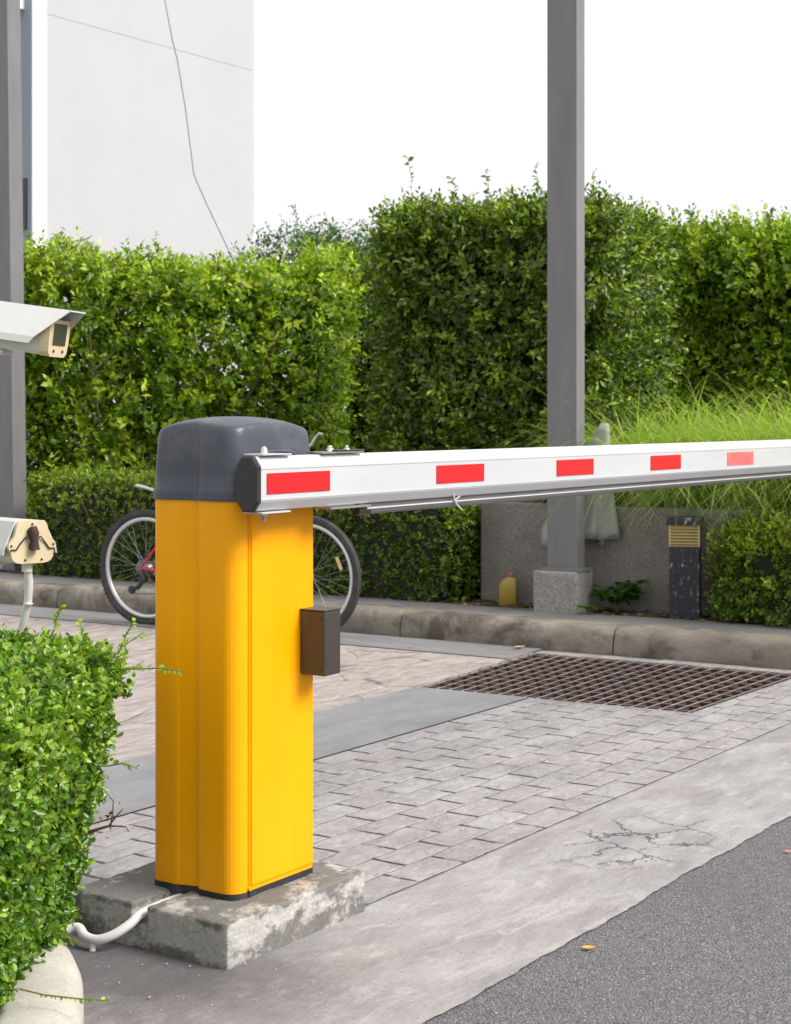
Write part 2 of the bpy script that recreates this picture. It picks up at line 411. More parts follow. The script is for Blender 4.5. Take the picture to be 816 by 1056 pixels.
o = mb.build('lawn', M['soil']); o.location = K0; o.rotation_euler = (0, 0, KTH); tag(o, kind='structure')

# ------------------------------------------------------------------ planter wall
t0 = .36; mb = MB()
mb.box2((t0, .80, .05), (7, .92, .70)); mb.box2((t0, .92, .05), (t0 + .12, 2.2, .70))
w = thing('planter_wall', 'low grey washed gravel concrete retaining wall behind the kerb, grass above it', 'retaining wall', K0, KTH)
mb = MB().box2((t0, .80, .05), (7, .92, .705)); mb.build('front_wall', M['wallc'], w, .006)
mb = MB().box2((t0, .9225, .05), (t0 + .12, 2.2, .70)); mb.build('end_wall', M['wallc'], w, .006)
mb = MB().prism([(t0 + .125, .925), (8, .925), (8, 6), (t0 + .125, 6)], .1, .66)
o = mb.build('planter_soil', M['soil'], None); o.location = K0; o.rotation_euler = (0, 0, KTH); tag(o, kind='structure')

# ------------------------------------------------------------------ steel columns
M['steel'] = None
t = NT('painted_steel'); co = t.co()
col = t.mix(t.ramp(t.noise(3, 7, .65, t.mapping(co, (3, 3, .5))), [(.3, 0), (.7, 1)]), (.15, .147, .152), (.20, .197, .203))
col = t.mix(t.ramp(t.noise(22, 8, .75), [(.62, 0), (.70, .5)]), col, (.33, .33, .34))
col = t.mix(t.ramp(t.noise(9, 8, .75, t.mapping(co, (1, 1, .6), loc=(3, 3, 3))), [(.66, 0), (.72, .6)]), col, (.12, .08, .07))
M['steel'] = t.done(col, .38, t.bump(t.noise(60, 4), .15, .002), spec=.4)
def column(label, base, wa, wb, z0, ped=None):
    c = thing('steel_column', label, 'column', base, KTH, 'steel columns of the canopy')
    MB().box2((-wa, 0, z0), (0, wb, 6.2)).build('shaft', M['steel'], c, .004)
    mb = MB().box2((-wa - .03, -.03, z0 - .012 + .0), (.03, wb + .03, z0 + .004)); mb.build('base_plate', M['steel'], c)
    if ped:
        mb = MB().box2((ped[0], ped[1], .10), (ped[2], ped[3], z0 - .0125)); mb.build('pedestal', M['pedc'], c, .012, 3)
    return c
pc = G(592, 634, .14)
corner = K((pc - K0).dot(K1), .45)
column('grey rectangular steel column on a square concrete pedestal, rising behind the raised boom',
       corner + KN * .05 + K1 * -.020, .178, .105, .375, (-.24, -.05, .022, .17))
lc = D(15, 430, 11.15); lc.z = 0
clm = column('grey steel column at the left edge of the photo, behind the cameras', lc, .30, .13, .15, None)
clm.rotation_euler[1] = -R(1.0)
# roof beam over the columns, above the frame
rf = thing('canopy_roof', 'grey steel gate canopy beam resting on the columns above the photo', 'roof', (0, 0, 0))
bpy.data.objects.remove(rf)

# ------------------------------------------------------------------ concrete plinth of the barrier
t = NT('mouldy_concrete'); co = t.co()
col = t.mix(t.ramp(t.noise(5, 8, .65), [(.3, 0), (.7, 1)]), (.33, .32, .30), (.50, .49, .465))
sep = t.n('SeparateXYZ'); t.link(co, sep.inputs[0])
nn_ = t.noise(7, 9, .72, t.mapping(co, (1, 1, 1.6)))
edge_ = t.ramp(sep.outputs[2], [(.0, .10), (.045, -.02), (.085, 0.0), (.104, .10)])
g = t.n('NewGeometry'); sn = t.n('SeparateXYZ'); t.link(g.outputs['Normal'], sn.inputs[0])
topf = t.math('MULTIPLY', t.math('MAXIMUM', sn.outputs[2], 0), .03)
mo = t.ramp(t.math('ADD', t.math('ADD', nn_, edge_), topf), [(.50, 0), (.59, 1)])
col = t.mix(t.math('MULTIPLY', mo, .78), col, (.085, .08, .074))
lt = t.ramp(t.noise(11, 8, .7, t.mapping(co, loc=(3, 3, 3))), [(.58, 0), (.68, 1)])
col = t.mix(t.math('MULTIPLY', lt, .4), col, (.62, .60, .56))
fine = t.noise(150, 4, .7); col = t.mix(.25, col, t.ramp(fine, [(.3, .12), (.7, .85)]), 'OVERLAY')
h = t.math('ADD', t.math('MULTIPLY', t.noise(16, 8, .65), 1.0), t.math('MULTIPLY', fine, .22))
M['plinth'] = t.done(col, .88, t.bump(h, .6, .01), spec=.25)
bg = thing('parking_barrier', 'yellow barrier cabinet with dark cap and white boom with red patches', 'barrier', C0, TH)
pl = thing('concrete_plinth', 'weathered square concrete plinth under the yellow cabinet, notched for a white conduit', 'plinth', C0, TH)
mb = MB(); a0, a1, b0, b1, zt = -.128, .385, -.09, .385, .103
nb0, nb1 = .146, .192            # conduit notch, from the left face to the cabinet
mb.box2((a0, b0, -.01), (a1, nb0, zt)); mb.box2((a0, nb1, -.01), (a1, b1, zt)); mb.box2((a0 + .004, nb0 - .01, -.01), (a1, nb1 + .01, zt - .045)); mb.box2((.02, nb0 - .01, 0), (a1, nb1 + .01, zt))
o = mb.build('block', M['plinth'], pl)
m = o.modifiers.new('remesh', 'REMESH'); m.mode = 'VOXEL'; m.voxel_size = .0045; m.use_smooth_shade = True
m = o.modifiers.new('smooth', 'SMOOTH'); m.iterations = 3; m.factor = .6
tx = bpy.data.textures.new('chips', 'CLOUDS'); tx.noise_scale = .035; tx.noise_depth = 4
m = o.modifiers.new('disp', 'DISPLACE'); m.texture = tx; m.strength = .007; m.mid_level = .5
o.name = 'block'

# ------------------------------------------------------------------ cabinet
M['yellow'] = None
t = NT('yellow_paint'); co = t.co()
col = t.mix(t.ramp(t.noise(2.2, 6, .6, t.mapping(co, (4, 4, .7))), [(.3, 0), (.7, 1)]), (.86, .352, .0005), (.91, .39, .001))
col = t.mix(t.ramp(t.noise(14, 8, .8, t.mapping(co, (5, 5, .35))), [(.62, 0), (.78, .10)]), col, (.52, .25, .02))
col = t.mix(t.ramp(t.noise(55, 6, .8), [(.68, 0), (.73, .4)]), col, (.35, .2, .05))
sp = t.n('SeparateXYZ'); t.link(co, sp.inputs[0])
ds_ = t.math('MULTIPLY', t.ramp(sp.outputs[2], [(.12, 1), (.34, 0)]), t.ramp(t.noise(30, 7, .75), [(.55, 0), (.72, .15)]))
col = t.mix(ds_, col, (.40, .29, .16))
M['yellow'] = t.done(col, t.math('ADD', .30, t.math('MULTIPLY', t.noise(12, 5), .14)), t.bump(t.noise(300, 2), .06, .001), spec=.22)
M['cap'] = m_simple('charcoal_plastic', (.052, .058, .078), .40, var=.10, vs=5, bump=.12, bs=400, dirt=(.18, .18, .19), da=.35, ds=5)
M['blackp'] = m_simple('black_plastic', (.022, .021, .023), .45, var=.3, vs=8, dirt=(.12, .11, .1), da=.25)
M['rubber'] = m_simple('black_rubber', (.02, .02, .022), .7, var=.3, vs=10, dirt=(.16, .14, .12), da=.5)
M['boxm'] = m_simple('dark_box_plastic', (.045, .038, .034), .38, var=.15, vs=10, dirt=(.16, .14, .12), da=.3)
W1, W2 = .294, .252
def arc(cx, cy, r, a0, a1, n): return [(cx + r * math.cos(R(a0 + (a1 - a0) * i / n)), cy + r * math.sin(R(a0 + (a1 - a0) * i / n))) for i in range(n + 1)]
plan = []
plan += arc(.040, .038, .038, 270, 180, 8)                 # near rounded corner (front shell)
plan += [(.002, .060), (.002, .085), (.003, .105)] + [(.007, .113), (.016, .1205), (.0165, .1225)]
plan += [(.004, .166), (.0015, .171), (.0, .178)]
plan += arc(.022, W2 - .022, .022, 180, 90, 6)
plan += [(W1 * k / 6, W2) for k in range(1, 6)]
plan += arc(W1 - .008, W2 - .008, .008, 90, 0, 3)
plan += arc(W1 - .006, .006, .006, 0, -90, 3)
plan += [(W1 * k / 6, .0) for k in range(5, 1, -1)] + [(.0565, .0), (.0535, .005), (.0500, .005), (.0475, -.0005)]
plan = plan[::-1]                                          # ccw
cenp = (W1 / 2, W2 / 2)
zc = 1.011
mb = MB()
mb.loft([[(p[0], p[1], z) for p in plan] for z in (.117, .4, .7, zc + .004)], True, False)
body = mb.build('cabinet_body', M['yellow'], bg)
def off(pl_, s, dz=0): return [((p[0] - cenp[0]) * s + cenp[0], (p[1] - cenp[1]) * s + cenp[1]) for p in pl_]
mb = MB(); q = off(plan, 1.008); mb.loft([[(p[0], p[1], z) for p in q] for z in (.098, .1168)], True, False); mb.build('skirt', M['rubber'], bg)
# flat side door panel on the boom side
mb = MB(); mb.box2((.060, -.0035, .128), (W1 - .004, .0015, zc - .008)); mb.build('side_panel', M['yellow'], bg, .0015)
mb = MB(); mb.cyl((.0515, .003, .123), (.0515, -.006, .123), .0045, 10); mb.build('hinge_pin', M['yellow'], bg)
# cap
def ztop(p):
    u = (p[0] - cenp[0]) / (W1 / 2); v = (p[1] - cenp[1]) / (W2 / 2)
    return 1.2015 - .019 * abs(u) ** 2.6 - .019 * abs(v) ** 2.6
rings = []
_q = [Vector((p[0], p[1], 0)) for p in plan]; _n = 120; _len = [0]
for i in range(len(_q)): _len.append(_len[-1] + (_q[(i + 1) % len(_q)] - _q[i]).length)
smoothp = []; _j = 0
for i in range(_n):
    d_ = _len[-1] * i / _n
    while _len[_j + 1] < d_: _j += 1
    smoothp.append(_q[_j].lerp(_q[(_j + 1) % len(_q)], (d_ - _len[_j]) / (_len[_j + 1] - _len[_j])))
for _ in range(2): smoothp = [(smoothp[i - 1] + smoothp[i] * 2 + smoothp[(i + 1) % _n]) / 4 for i in range(_n)]
for s, fz in ((1.035, 0), (1.035, .018), (1.03, .024), (1.012, .028)):
    rings.append([(p[0], p[1], zc + fz - .003) for p in off(smoothp, s)])
for k, (s, q) in enumerate(((1.005, .25), (.995, .5), (.982, .72), (.972, .85), (.96, .93), (.942, .975), (.918, .997), (.88, 1.0), (.8, 1.0), (.65, 1.0), (.45, 1.0), (.25, 1.0), (.08, 1.0))):
    pp = off(smoothp, s); zz = zc + .028
    rings.append([(p[0], p[1], zz + (ztop(p) - zz) * q) for p in pp])
mb = MB(); mb.loft(rings, True, True)
cap = mb.build('cap', M['cap'], bg)
m = cap.modifiers.new('e', 'EDGE_SPLIT'); m.split_angle = R(50)
# arched emboss on the cap's boom side
pts = [(.075 + (.235 - .075) * i / 14, -.0015, 1.100 + .020 * (1 - (2 * i / 14 - 1) ** 4)) for i in range(15)]
mb = MB(); mb.tube(pts, .005, 8); mb.build('cap_rib', M['cap'], cap)
# black control box on the boom side
_a = .237
mb = MB(); mb.box2((_a, -.078, .589), (_a + .064, -.0045, .742)); bx = mb.build('control_box', M['boxm'], bg, .004, 2)
MB().box2((_a - .001, -.0795, .7425), (_a + .065, -.004, .7445)).build('box_lid', M['boxm'], bx)
for z in (.605, .725):
    MB().lathe((_a - .0005, -.065, z), (-1, 0, 0), [(0, .003), (.001, .003)], 8).build('screw', M['blackp'], bx)

# ------------------------------------------------------------------ boom
M['white'] = None
t = NT('white_powder_coat'); co = t.co()
col = t.mix(t.ramp(t.noise(3, 6, .6, t.mapping(co, (.6, 4, 4))), [(.3, 0), (.7, 1)]), (.47, .48, .50), (.54, .545, .56))
col = t.mix(t.ramp(t.noise(18, 8, .8, t.mapping(co, (.5, 3, 3))), [(.58, 0), (.72, .5)]), col, (.36, .35, .33))
col = t.mix(t.ramp(t.noise(90, 5, .8), [(.67, 0), (.72, .5)]), col, (.33, .31, .29))
M['white'] = t.done(col, .38, t.bump(t.noise(250, 2), .05, .001), spec=.45)
M['red'] = m_simple('red_reflective', (.60, .004, .008), .42, var=.10, vs=30, dirt=(.25, .01, .01), da=.35, ds=22)
M['redf'] = m_simple('faded_red_reflective', (.78, .13, .13), .4, var=.18, vs=14, dirt=(.8, .45, .42), da=.5, ds=16)
M['zinc'] = m_simple('zinc_bolt', (.62, .61, .58), .3, metal=.9, var=.2, vs=30)
M['dull'] = m_simple('dull_steel', (.16, .155, .155), .45, metal=.4, var=.3, vs=15)
A0, A1 = -.019, 5.2
yc = -.062; hw = .031; zt_, zb_ = 1.112, .990
prof = [(yc - hw, zb_ + .022), (yc - hw, zt_ - .023), (yc - hw + .017, zt_), (yc + hw - .017, zt_), (yc + hw, zt_ - .023), (yc + hw, zb_ + .022), (yc + hw - .017, zb_), (yc - hw + .017, zb_)]
mb = MB(); mb.loft([[(a, y, z) for y, z in prof] for a in (A0, 1.3, 2.6, A1)], True, False)
boom = mb.build('boom', M['white'], bg, .0022, 2)
# long seam ridges on the extrusion
for zz in (zt_ - .027, zb_ + .026):
    MB().box2((A0 + .002, yc - hw - .0012, zz - .0012), (A1 - .002, yc - hw + .002, zz + .0012)).build('seam', M['white'], boom)
g_ = .0035
pc_ = [(y * 1.0 + (y - yc) * .04, z + (z - (zt_ + zb_) / 2) * .03) for y, z in prof]
mb = MB(); mb.loft([[(a, yc + (y - yc) * s, (zt_ + zb_) / 2 + (z - (zt_ + zb_) / 2) * s) for y, z in pc_] for a, s in ((A0 - .0105, .93), (A0 - .007, 1.0), (A0 + .001, 1.0))], True, False)
mb.build('end_cap', M['blackp'], boom)
mb = MB(); mb.loft([[(a, yc + (y - yc) * s, (zt_ + zb_) / 2 + (z - (zt_ + zb_) / 2) * s) for y, z in pc_] for a, s in ((A1 - .001, 1.0), (A1 + .008, .95))], True, False)
mb.build('end_cap', M['blackp'], boom)
zp = (zt_ + zb_) / 2
def px2a(px):
    r = (px - CX) / F; o_ = L(0, yc - hw)
    return (r * o_.y - o_.x) / (E1.x - r * E1.y)
for i, (p0, p1) in enumerate(((275, 340), (450, 499), (574, 612), (671, 702), (750, 777))):
    a, b = px2a(p0), px2a(p1)
    o = MB().box2((a, yc - hw - .0022, zp - .0235), (b, yc - hw + .001, zp + .0235)).build('reflective_patch', M['redf'] if i == 4 else M['red'], boom, .0006, 1)
    if i == 4: o['label'] = 'faded pink patch'
for a in (3.24, 3.88, 4.52):
    MB().box2((a, yc - hw - .0022, zp - .0235), (a + .238, yc - hw + .001, zp + .0235)).build('reflective_patch', M['redf'], boom)
# clamp plates and bolts at the pivot end
cl = MB().box2((-.005, yc - .027, zt_ + .0022), (.10, yc + .03, zt_ + .0055)).build('clamp_plate', M['white'], bg, .001)
MB().lathe((.010, yc - .018, zt_ + .0055), (0, 0, 1), [(0, .0095), (.004, .0095), (.0045, .0075), (.010, .0078), (.015, .005), (.0175, .001)], 12).build('bolt', M['zinc'], cl)
cl = MB().box2((-.007, yc - .027, zb_ - .0062), (.095, yc + .03, zb_ - .0025)).build('clamp_plate', M['white'], bg, .001)
MB().lathe((.010, yc - .018, zb_ - .0062), (0, 0, -1), [(0, .010), (.005, .010), (.0055, .0065), (.016, .006), (.017, .001)], 6).build('bolt', M['zinc'], cl)
mb = MB(); mb.cyl((.10, yc + hw - .002, zp), (.10, -.0036, zp), .03, 20); mb.build('pivot_shaft', M['dull'], bg)
MB().box2((.06, -.0295, zp - .05), (.15, -.024, zp + .05)).build('mounting_flange', M['dull'], bg, .002)
# hinge plate with bolts further out
a_, b_ = px2a(341), px2a(377)
hp = MB().box2((a_ - .02, yc - .026, zt_ + .0024), (b_ + .0, yc + .026, zt_ + .006)).build('top_plate', M['zinc'], bg)
MB().box2((a_ + .03, yc - .030, zt_ + .0062), (b_, yc + .012, zt_ + .0105)).build('rubber_pad', M['blackp'], hp, .001)
for q, y_ in ((.02, -.012), (.055, .010), (.09, -.012)):
    MB().lathe((a_ + q, yc + y_, zt_ + .0062), (0, 0, 1), [(0, .008), (.007, .008), (.0075, .0045), (.013, .0045), (.014, .001)], 6).build('bolt', M['zinc'], hp)
bp = MB().box2((a_ + .01, yc - .026, zb_ - .008), (b_ + .03, yc + .026, zb_ - .0028)).build('bottom_plate', M['zinc'], bg)
MB().lathe((a_ + .03, yc - .005, zb_ - .008), (0, 0, -1), [(0, .009), (.006, .009), (.007, .002)], 6).build('bolt', M['dull'], bp)
# rod below the boom
a_r = px2a(376)
rod = MB().tube([(a_r, yc - .004, zb_ - .0175), (A1 - .3, yc - .004, zb_ - .0175)], .0105, 14).build('lower_rod', M['dull'], bg)
MB().tube([(a_r + .0, yc - .004, zb_ - .0175), (a_r + .05, yc - .004, zb_ - .0175)], .0125, 14).build('sleeve', M['blackp'], rod)
MB().box2((a_r + .01, yc - .008, zb_ - .008), (A1 - .32, yc + .004, zb_ - .0005)).build('rail', M['dull'], rod)
MB().tube([(a_r + .03, yc - .0155, zb_ - .013), (A1 - .31, yc - .0155, zb_ - .013)], .0022, 6).build('wire', M['white'], rod)
a_t = px2a(472)
MB().tube([(a_t - .004, yc - .020, zb_ + .008), (a_t, yc - .021, zb_ - .008), (a_t + .012, yc - .022, zb_ - .022), (a_t + .030, yc - .026, zb_ - .036)], [.0028, .0026, .0024, .002], 6).build('cable_tie', M['white'], rod)
MB().tube([(a_t, yc - .021, zb_ - .010), (a_t + .028, yc - .020, zb_ + .000)], .002, 6).build('cable_tie', M['white'], rod)

# ------------------------------------------------------------------ white conduit into the plinth
M['pvc'] = m_simple('white_pvc', (.66, .65, .63), .45, var=.08, vs=9, dirt=(.35, .32, .28), da=.4, ds=14)
z_ = .082
pts = [L(.03, .165, .085), L(-.04, .166, .086), L(-.118, .170, .080), L(-.150, .178, .062), L(-.178, .20, .042), L(-.196, .232, .030), L(-.196, .27, .031), L(-.182, .31, .040), G(60, 962, .03), G(40, 955, .06), G(10, 950, .09)]
cv = []
for i in range(len(pts) - 1):
    p0, p1, p2, p3 = pts[max(i - 1, 0)], pts[i], pts[i + 1], pts[min(i + 2, len(pts) - 1)]
    for k in range(6):
        u = k / 6; cv.append(.5 * ((2 * p1) + (p2 - p0) * u + (2 * p0 - 5 * p1 + 4 * p2 - p3) * u * u + (3 * p1 - p0 - 3 * p2 + p3) * u ** 3))
cd = thing('conduit', 'white plastic conduit lying on the ground from the leafy bush up into the concrete plinth', 'conduit', (0, 0, 0))
MB().tube(cv, [.0108 for i in range(len(cv))], 14).build('pipe', M['pvc'], cd)
e = L(-.197, .245, .028); MB().cyl(e, e + Vector((0, -.004, -.024)), .0075, 12).build('branch_stub', M['pvc'], cd)

# ------------------------------------------------------------------ near planter kerb
path = [(-.655, 1.6), (-.648, 2.2), (-.650, 2.6), (-.662, 2.9), (-.690, 3.12), (-.735, 3.30), (-.81, 3.43), (-.93, 3.52), (-1.10, 3.57), (-1.5, 3.62), (-2.2, 3.7)]
def cat(pts, n):
    out = []
    for i in range(len(pts) - 1):
        p0, p1, p2, p3 = [Vector(pts[min(max(i + k, 0), len(pts) - 1)]) for k in (-1, 0, 1, 2)]
        for k in range(n):
            u = k / n; out.append(.5 * ((2 * p1) + (p2 - p0) * u + (2 * p0 - 5 * p1 + 4 * p2 - p3) * u * u + (3 * p1 - p0 - 3 * p2 + p3) * u ** 3))
    return out + [Vector(pts[-1])]
pp = cat(path, 8); mb = MB(); rings = []
prf = [(.085, -.01), (.082, .06), (.070, .088), (.045, .102), (.0, .106), (-.05, .104), (-.075, .09), (-.08, -.01)]
acc = 0
for i, p in enumerate(pp):
    tn = (pp[min(i + 1, len(pp) - 1)] - pp[max(i - 1, 0)]).normalized(); nr = Vector((tn.y, -tn.x))
    sag = -.006 if i in (27, 43, 11) else 0
    rings.append([(p.x + nr.x * (u + (sag if u > 0 else 0)), p.y + nr.y * (u + (sag if u > 0 else 0)), z + (sag if z > .05 else 0)) for u, z in prf])
mb.loft(rings, True, True)
tag(mb.build('planter_kerb', M['cream_kerb']), kind='structure')
mb = MB(); mb.add([(-2.2, 1.6, .085), (-.72, 1.6, .085), (-.72, 2.9, .085), (-.78, 3.25, .085), (-1.0, 3.48, .085), (-2.2, 3.6, .085)], [(0, 1, 2, 3, 4, 5)])
tag(mb.build('planter_earth', M['soil']), kind='structure')

# ------------------------------------------------------------------ foliage
def leaf_mat(name, tint=(1, 1, 1), rough=.38, trans=.35, spec=.5):
    t = NT(name)
    at = t.n('Attribute', attribute_name='leafcol')
    col = t.mix(1.0, at.outputs['Color'], tint, 'MULTIPLY')
    t.done(col, rough, spec=spec)
    tr = t.n('BsdfTranslucent'); t.link(t.mix(1.0, col, (1.25, 1.35, .5), 'MULTIPLY'), tr.inputs[0])
    mx = t.n('MixShader'); mx.inputs[0].default_value = trans
    t.link(t.bsdf.outputs[0], mx.inputs[1]); t.link(tr.outputs[0], mx.inputs[2]); t.link(mx.outputs[0], t.out.inputs[0])
    return t.m
def nrm(v): return v / np.maximum(np.linalg.norm(v, axis=1, keepdims=True), 1e-9)
SH6 = np.array([(0, 0, 0), (.30, .42, .10), (.68, .40, .10), (1, 0, -.06), (.68, -.40, .10), (.30, -.42, .10)])
SH4 = np.array([(0, 0, 0), (.5, .5, .10), (1, 0, -.04), (.5, -.5, .10)])
def leaf_mesh(name, P, A, N, size, width, colr, mat, parent=None, six=False, extra=None):
    A = nrm(A); N = nrm(N - A * np.sum(N * A, axis=1, keepdims=True)); S = np.cross(N, A)
    sh = SH6 if six else SH4; k = len(sh); n = len(P)
    V = P[:, None, :] + (A[:, None, :] * sh[None, :, 0:1] + S[:, None, :] * sh[None, :, 1:2] * width[:, None, None] + N[:, None, :] * sh[None, :, 2:3]) * size[:, None, None]
    if six: fc = [[0, 3, 2, 1], [0, 5, 4, 3]]
    else: fc = [[0, 2, 1], [0, 3, 2]]
    fl = len(fc[0]); base = (np.arange(n) * k)[:, None, None]
    Fc = (np.array(fc)[None] + base).reshape(-1, fl)
    me = bpy.data.meshes.new(name); me.vertices.add(n * k); me.vertices.foreach_set('co', V.reshape(-1).astype(np.float32))
    me.loops.add(Fc.size); me.loops.foreach_set('vertex_index', Fc.reshape(-1).astype(np.int32))
    me.polygons.add(len(Fc)); me.polygons.foreach_set('loop_start', (np.arange(len(Fc)) * fl).astype(np.int32))
    me.update(calc_edges=True)
    ca = me.attributes.new('leafcol', 'FLOAT_COLOR', 'POINT')
    c4 = np.ones((n * k, 4), np.float32); c4[:, :3] = np.repeat(colr, k, axis=0); ca.data.foreach_set('color', c4.reshape(-1))
    me.materials.append(mat)
    o = bpy.data.objects.new(name, me); COL.objects.link(o)
    if parent is not None: o.parent = parent
    return o
def lump(p, s, seed=0):
    r = np.random.default_rng(seed); out = np.zeros(len(p))
    for k in range(5):
        d = r.normal(size=3) * s * (1 + .55 * k); d2 = r.normal(size=3) * s * (1 + .55 * k)
        out += np.sin(p @ d + r.uniform(0, 6)) * np.cos(p @ d2 + r.uniform(0, 6)) / (1 + .4 * k)
    return out / 2.2
def shoots(C, O, k, length, lsize, aspect, pal, young, seed, up=.35, spread=.9, szvar=.25, six=False):
    """C shoot roots, O outward directions; k leaves along each shoot"""
    r = np.random.default_rng(seed); n = len(C)
    ax = nrm(O * .75 + r.normal(size=(n, 3)) * .55 + np.array([0, 0, up]))
    yng = r.random(n) < young
    c0, c1, cy = [np.array(c) for c in pal]
    mixv = r.random(n) ** 1.2
    sc = c0[None] * (1 - mixv[:, None]) + c1[None] * mixv[:, None]
    sc[yng] = c1 * .5 + cy * .5 + (r.random((yng.sum(), 1)) - .5) * .5 * (cy - c1)
    idx = np.repeat(np.arange(n), k); s = np.tile((np.arange(k) + .6) / k, n)
    L_ = length * (.6 + .8 * r.random(n))
    P = C[idx] + ax[idx] * (s * L_[idx])[:, None] + r.normal(size=(n * k, 3)) * lsize * .15
    rnd = nrm(r.normal(size=(n * k, 3)))
    side = nrm(rnd - ax[idx] * np.sum(rnd * ax[idx], axis=1, keepdims=True))
    A = side * spread + ax[idx] * (.35 + .6 * s[:, None])
    N = ax[idx] * .8 + O[idx] * .4 + r.normal(size=(n * k, 3)) * .35 + np.array([0, 0, .25])
    sz = lsize * (1 - szvar + 2 * szvar * r.random(n * k)) * (1.05 - .35 * s)
    cc = sc[idx] * (1 + .22 * r.normal(size=(n * k, 1)))
    cc = np.clip(cc * (1 + .06 * r.normal(size=(n * k, 3))), .004, .9)
    return P, A, N, sz, np.full(n * k, aspect), cc
def cat_l(parts):
    return [np.concatenate([p[i] for p in parts]) for i in range(6)]
def side_pts(poly, z0, z1, dens, seed, faces=None, top=True, round_r=.15, depth=.10, lum=.06, lums=3.0, bottom_in=0.0):
    """points on the shell of a clipped hedge: prism with rounded lumpy edges"""
    r = np.random.default_rng(seed); P = []; O = []
    n = len(poly); poly = [np.array(p, float) for p in poly]
    cen_ = sum(poly) / n
    for i in range(n):
        if faces is not None and i not in faces: continue
        a, b = poly[i], poly[(i + 1) % n]; d = b - a; ln = np.linalg.norm(d); nr = np.array([d[1], -d[0]]) / ln
        m = int(ln * (z1 - z0) * dens); u = r.random(m); z = z0 + (z1 - z0) * r.random(m)
        xy = a + d * u[:, None]
        h = np.clip(1 - (z1 - z) / round_r, 0, 1); ins = round_r * (1 - np.sqrt(np.maximum(0, 1 - h ** 2)))
        e = np.minimum(u, 1 - u) * ln; hc = np.clip(1 - e / round_r, 0, 1); ins2 = round_r * (1 - np.sqrt(np.maximum(0, 1 - hc ** 2))) * .6
        inb = bottom_in * np.clip(1 - (z - z0) / (z1 - z0), 0, 1) ** 1.05
        xy = xy - nr * (ins + ins2)[:, None]
        if bottom_in: xy = cen_ + (xy - cen_) * (1 - inb[:, None] / np.array([.53, .42]))
        P.append(np.column_stack([xy, z])); O.append(np.column_stack([nr[0] * np.sqrt(1 - h ** 2 * .8), nr[1] * np.sqrt(1 - h ** 2 * .8), h * .9]))
    if top:
        xs = np.array(poly); lo, hi = xs.min(0), xs.max(0)
        m = int((hi - lo).prod() * dens); q = lo + (hi - lo) * r.random((m, 2)); ok = np.ones(m, bool); de = np.full(m, 9.0)
        for i in range(n):
            a, b = poly[i], poly[(i + 1) % n]; d = b - a; dist = (d[0] * (q[:, 1] - a[1]) - d[1] * (q[:, 0] - a[0])) / np.linalg.norm(d)
            ok &= dist > 0; de = np.minimum(de, dist)
        q, de = q[ok], de[ok]; h = np.clip(1 - de / round_r, 0, 1)
        z = z1 - round_r * (1 - np.sqrt(np.maximum(0, 1 - h ** 2))) * .7
        P.append(np.column_stack([q, z])); O.append(np.tile([0, 0, 1.0], (len(q), 1)))
    P = np.concatenate(P); O = nrm(np.concatenate(O))
    P = P + O * (lump(P, lums, seed) * lum - depth * r.random(len(P)) ** 1.2)[:, None]
    return P, O
def core(poly, z0, z1, ins, mat, parent, name='dark_core', seed=1, bottom_in=0):  # solid dark hull added inside the leaves to stop light passing through
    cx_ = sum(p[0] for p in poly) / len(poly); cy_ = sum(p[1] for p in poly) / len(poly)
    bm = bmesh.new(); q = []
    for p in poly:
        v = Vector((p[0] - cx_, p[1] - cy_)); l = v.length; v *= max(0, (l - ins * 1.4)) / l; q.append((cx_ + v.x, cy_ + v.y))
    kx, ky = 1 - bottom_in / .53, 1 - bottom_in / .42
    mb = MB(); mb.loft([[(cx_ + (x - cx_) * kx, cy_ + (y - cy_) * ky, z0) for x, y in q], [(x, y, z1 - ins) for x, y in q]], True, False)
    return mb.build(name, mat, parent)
def stems(n, poly, z0, z1, r0, mat, parent, seed=2, name='stem'):
    rr_ = random.Random(seed); xs = [p[0] for p in poly]; ys = [p[1] for p in poly]
    cx_, cy_ = sum(xs) / len(xs), sum(ys) / len(ys)
    a, b = Vector((poly[0][0], poly[0][1])), Vector((poly[1][0], poly[1][1]))
    for i in range(n):
        u = (i + .5 + rr_.uniform(-.3, .3)) / n; p = a.lerp(b, u); c = p.lerp(Vector((cx_, cy_)), .35)
        mb = MB(); pts = []; q = Vector((c.x, c.y, z0 - .02)); dr = Vector((rr_.uniform(-.15, .15), rr_.uniform(-.15, .15), 1))
        for k in range(6):
            pts.append(q.copy()); q += dr * (z1 - z0) * .16; dr += Vector((rr_.uniform(-.25, .25), rr_.uniform(-.25, .25), 0))
        mb.tube(pts, [r0 * (1 - k * .14) for k in range(6)], 7)
        for k in (2, 3, 4):
            d = Vector((rr_.uniform(-1, 1), rr_.uniform(-1, 1), .8)).normalized()
            mb.tube([pts[k], pts[k] + d * .25, pts[k] + d * .45 + Vector((0, 0, .1))], [r0 * .45, r0 * .3, r0 * .15], 5)
        mb.build(name, mat, parent)
M['bark'] = m_simple('bark', (.10, .075, .055), .9, var=.4, vs=20, bump=.6, bs=40)
M['twig'] = m_simple('dark_core_fill', (.022, .024, .012), .95, var=.5, vs=20, bump=1, bs=30)  # near-black colour of the added hedge cores
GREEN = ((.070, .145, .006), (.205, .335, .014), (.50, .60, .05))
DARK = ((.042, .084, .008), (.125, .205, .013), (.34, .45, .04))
M['leaf_tall'] = leaf_mat('hedge_leaf', rough=.42, trans=.38)
M['leaf_dark'] = leaf_mat('dark_hedge_leaf', rough=.42, trans=.30)
M['leaf_near'] = leaf_mat('bush_leaf', rough=.30, trans=.36, spec=.55)

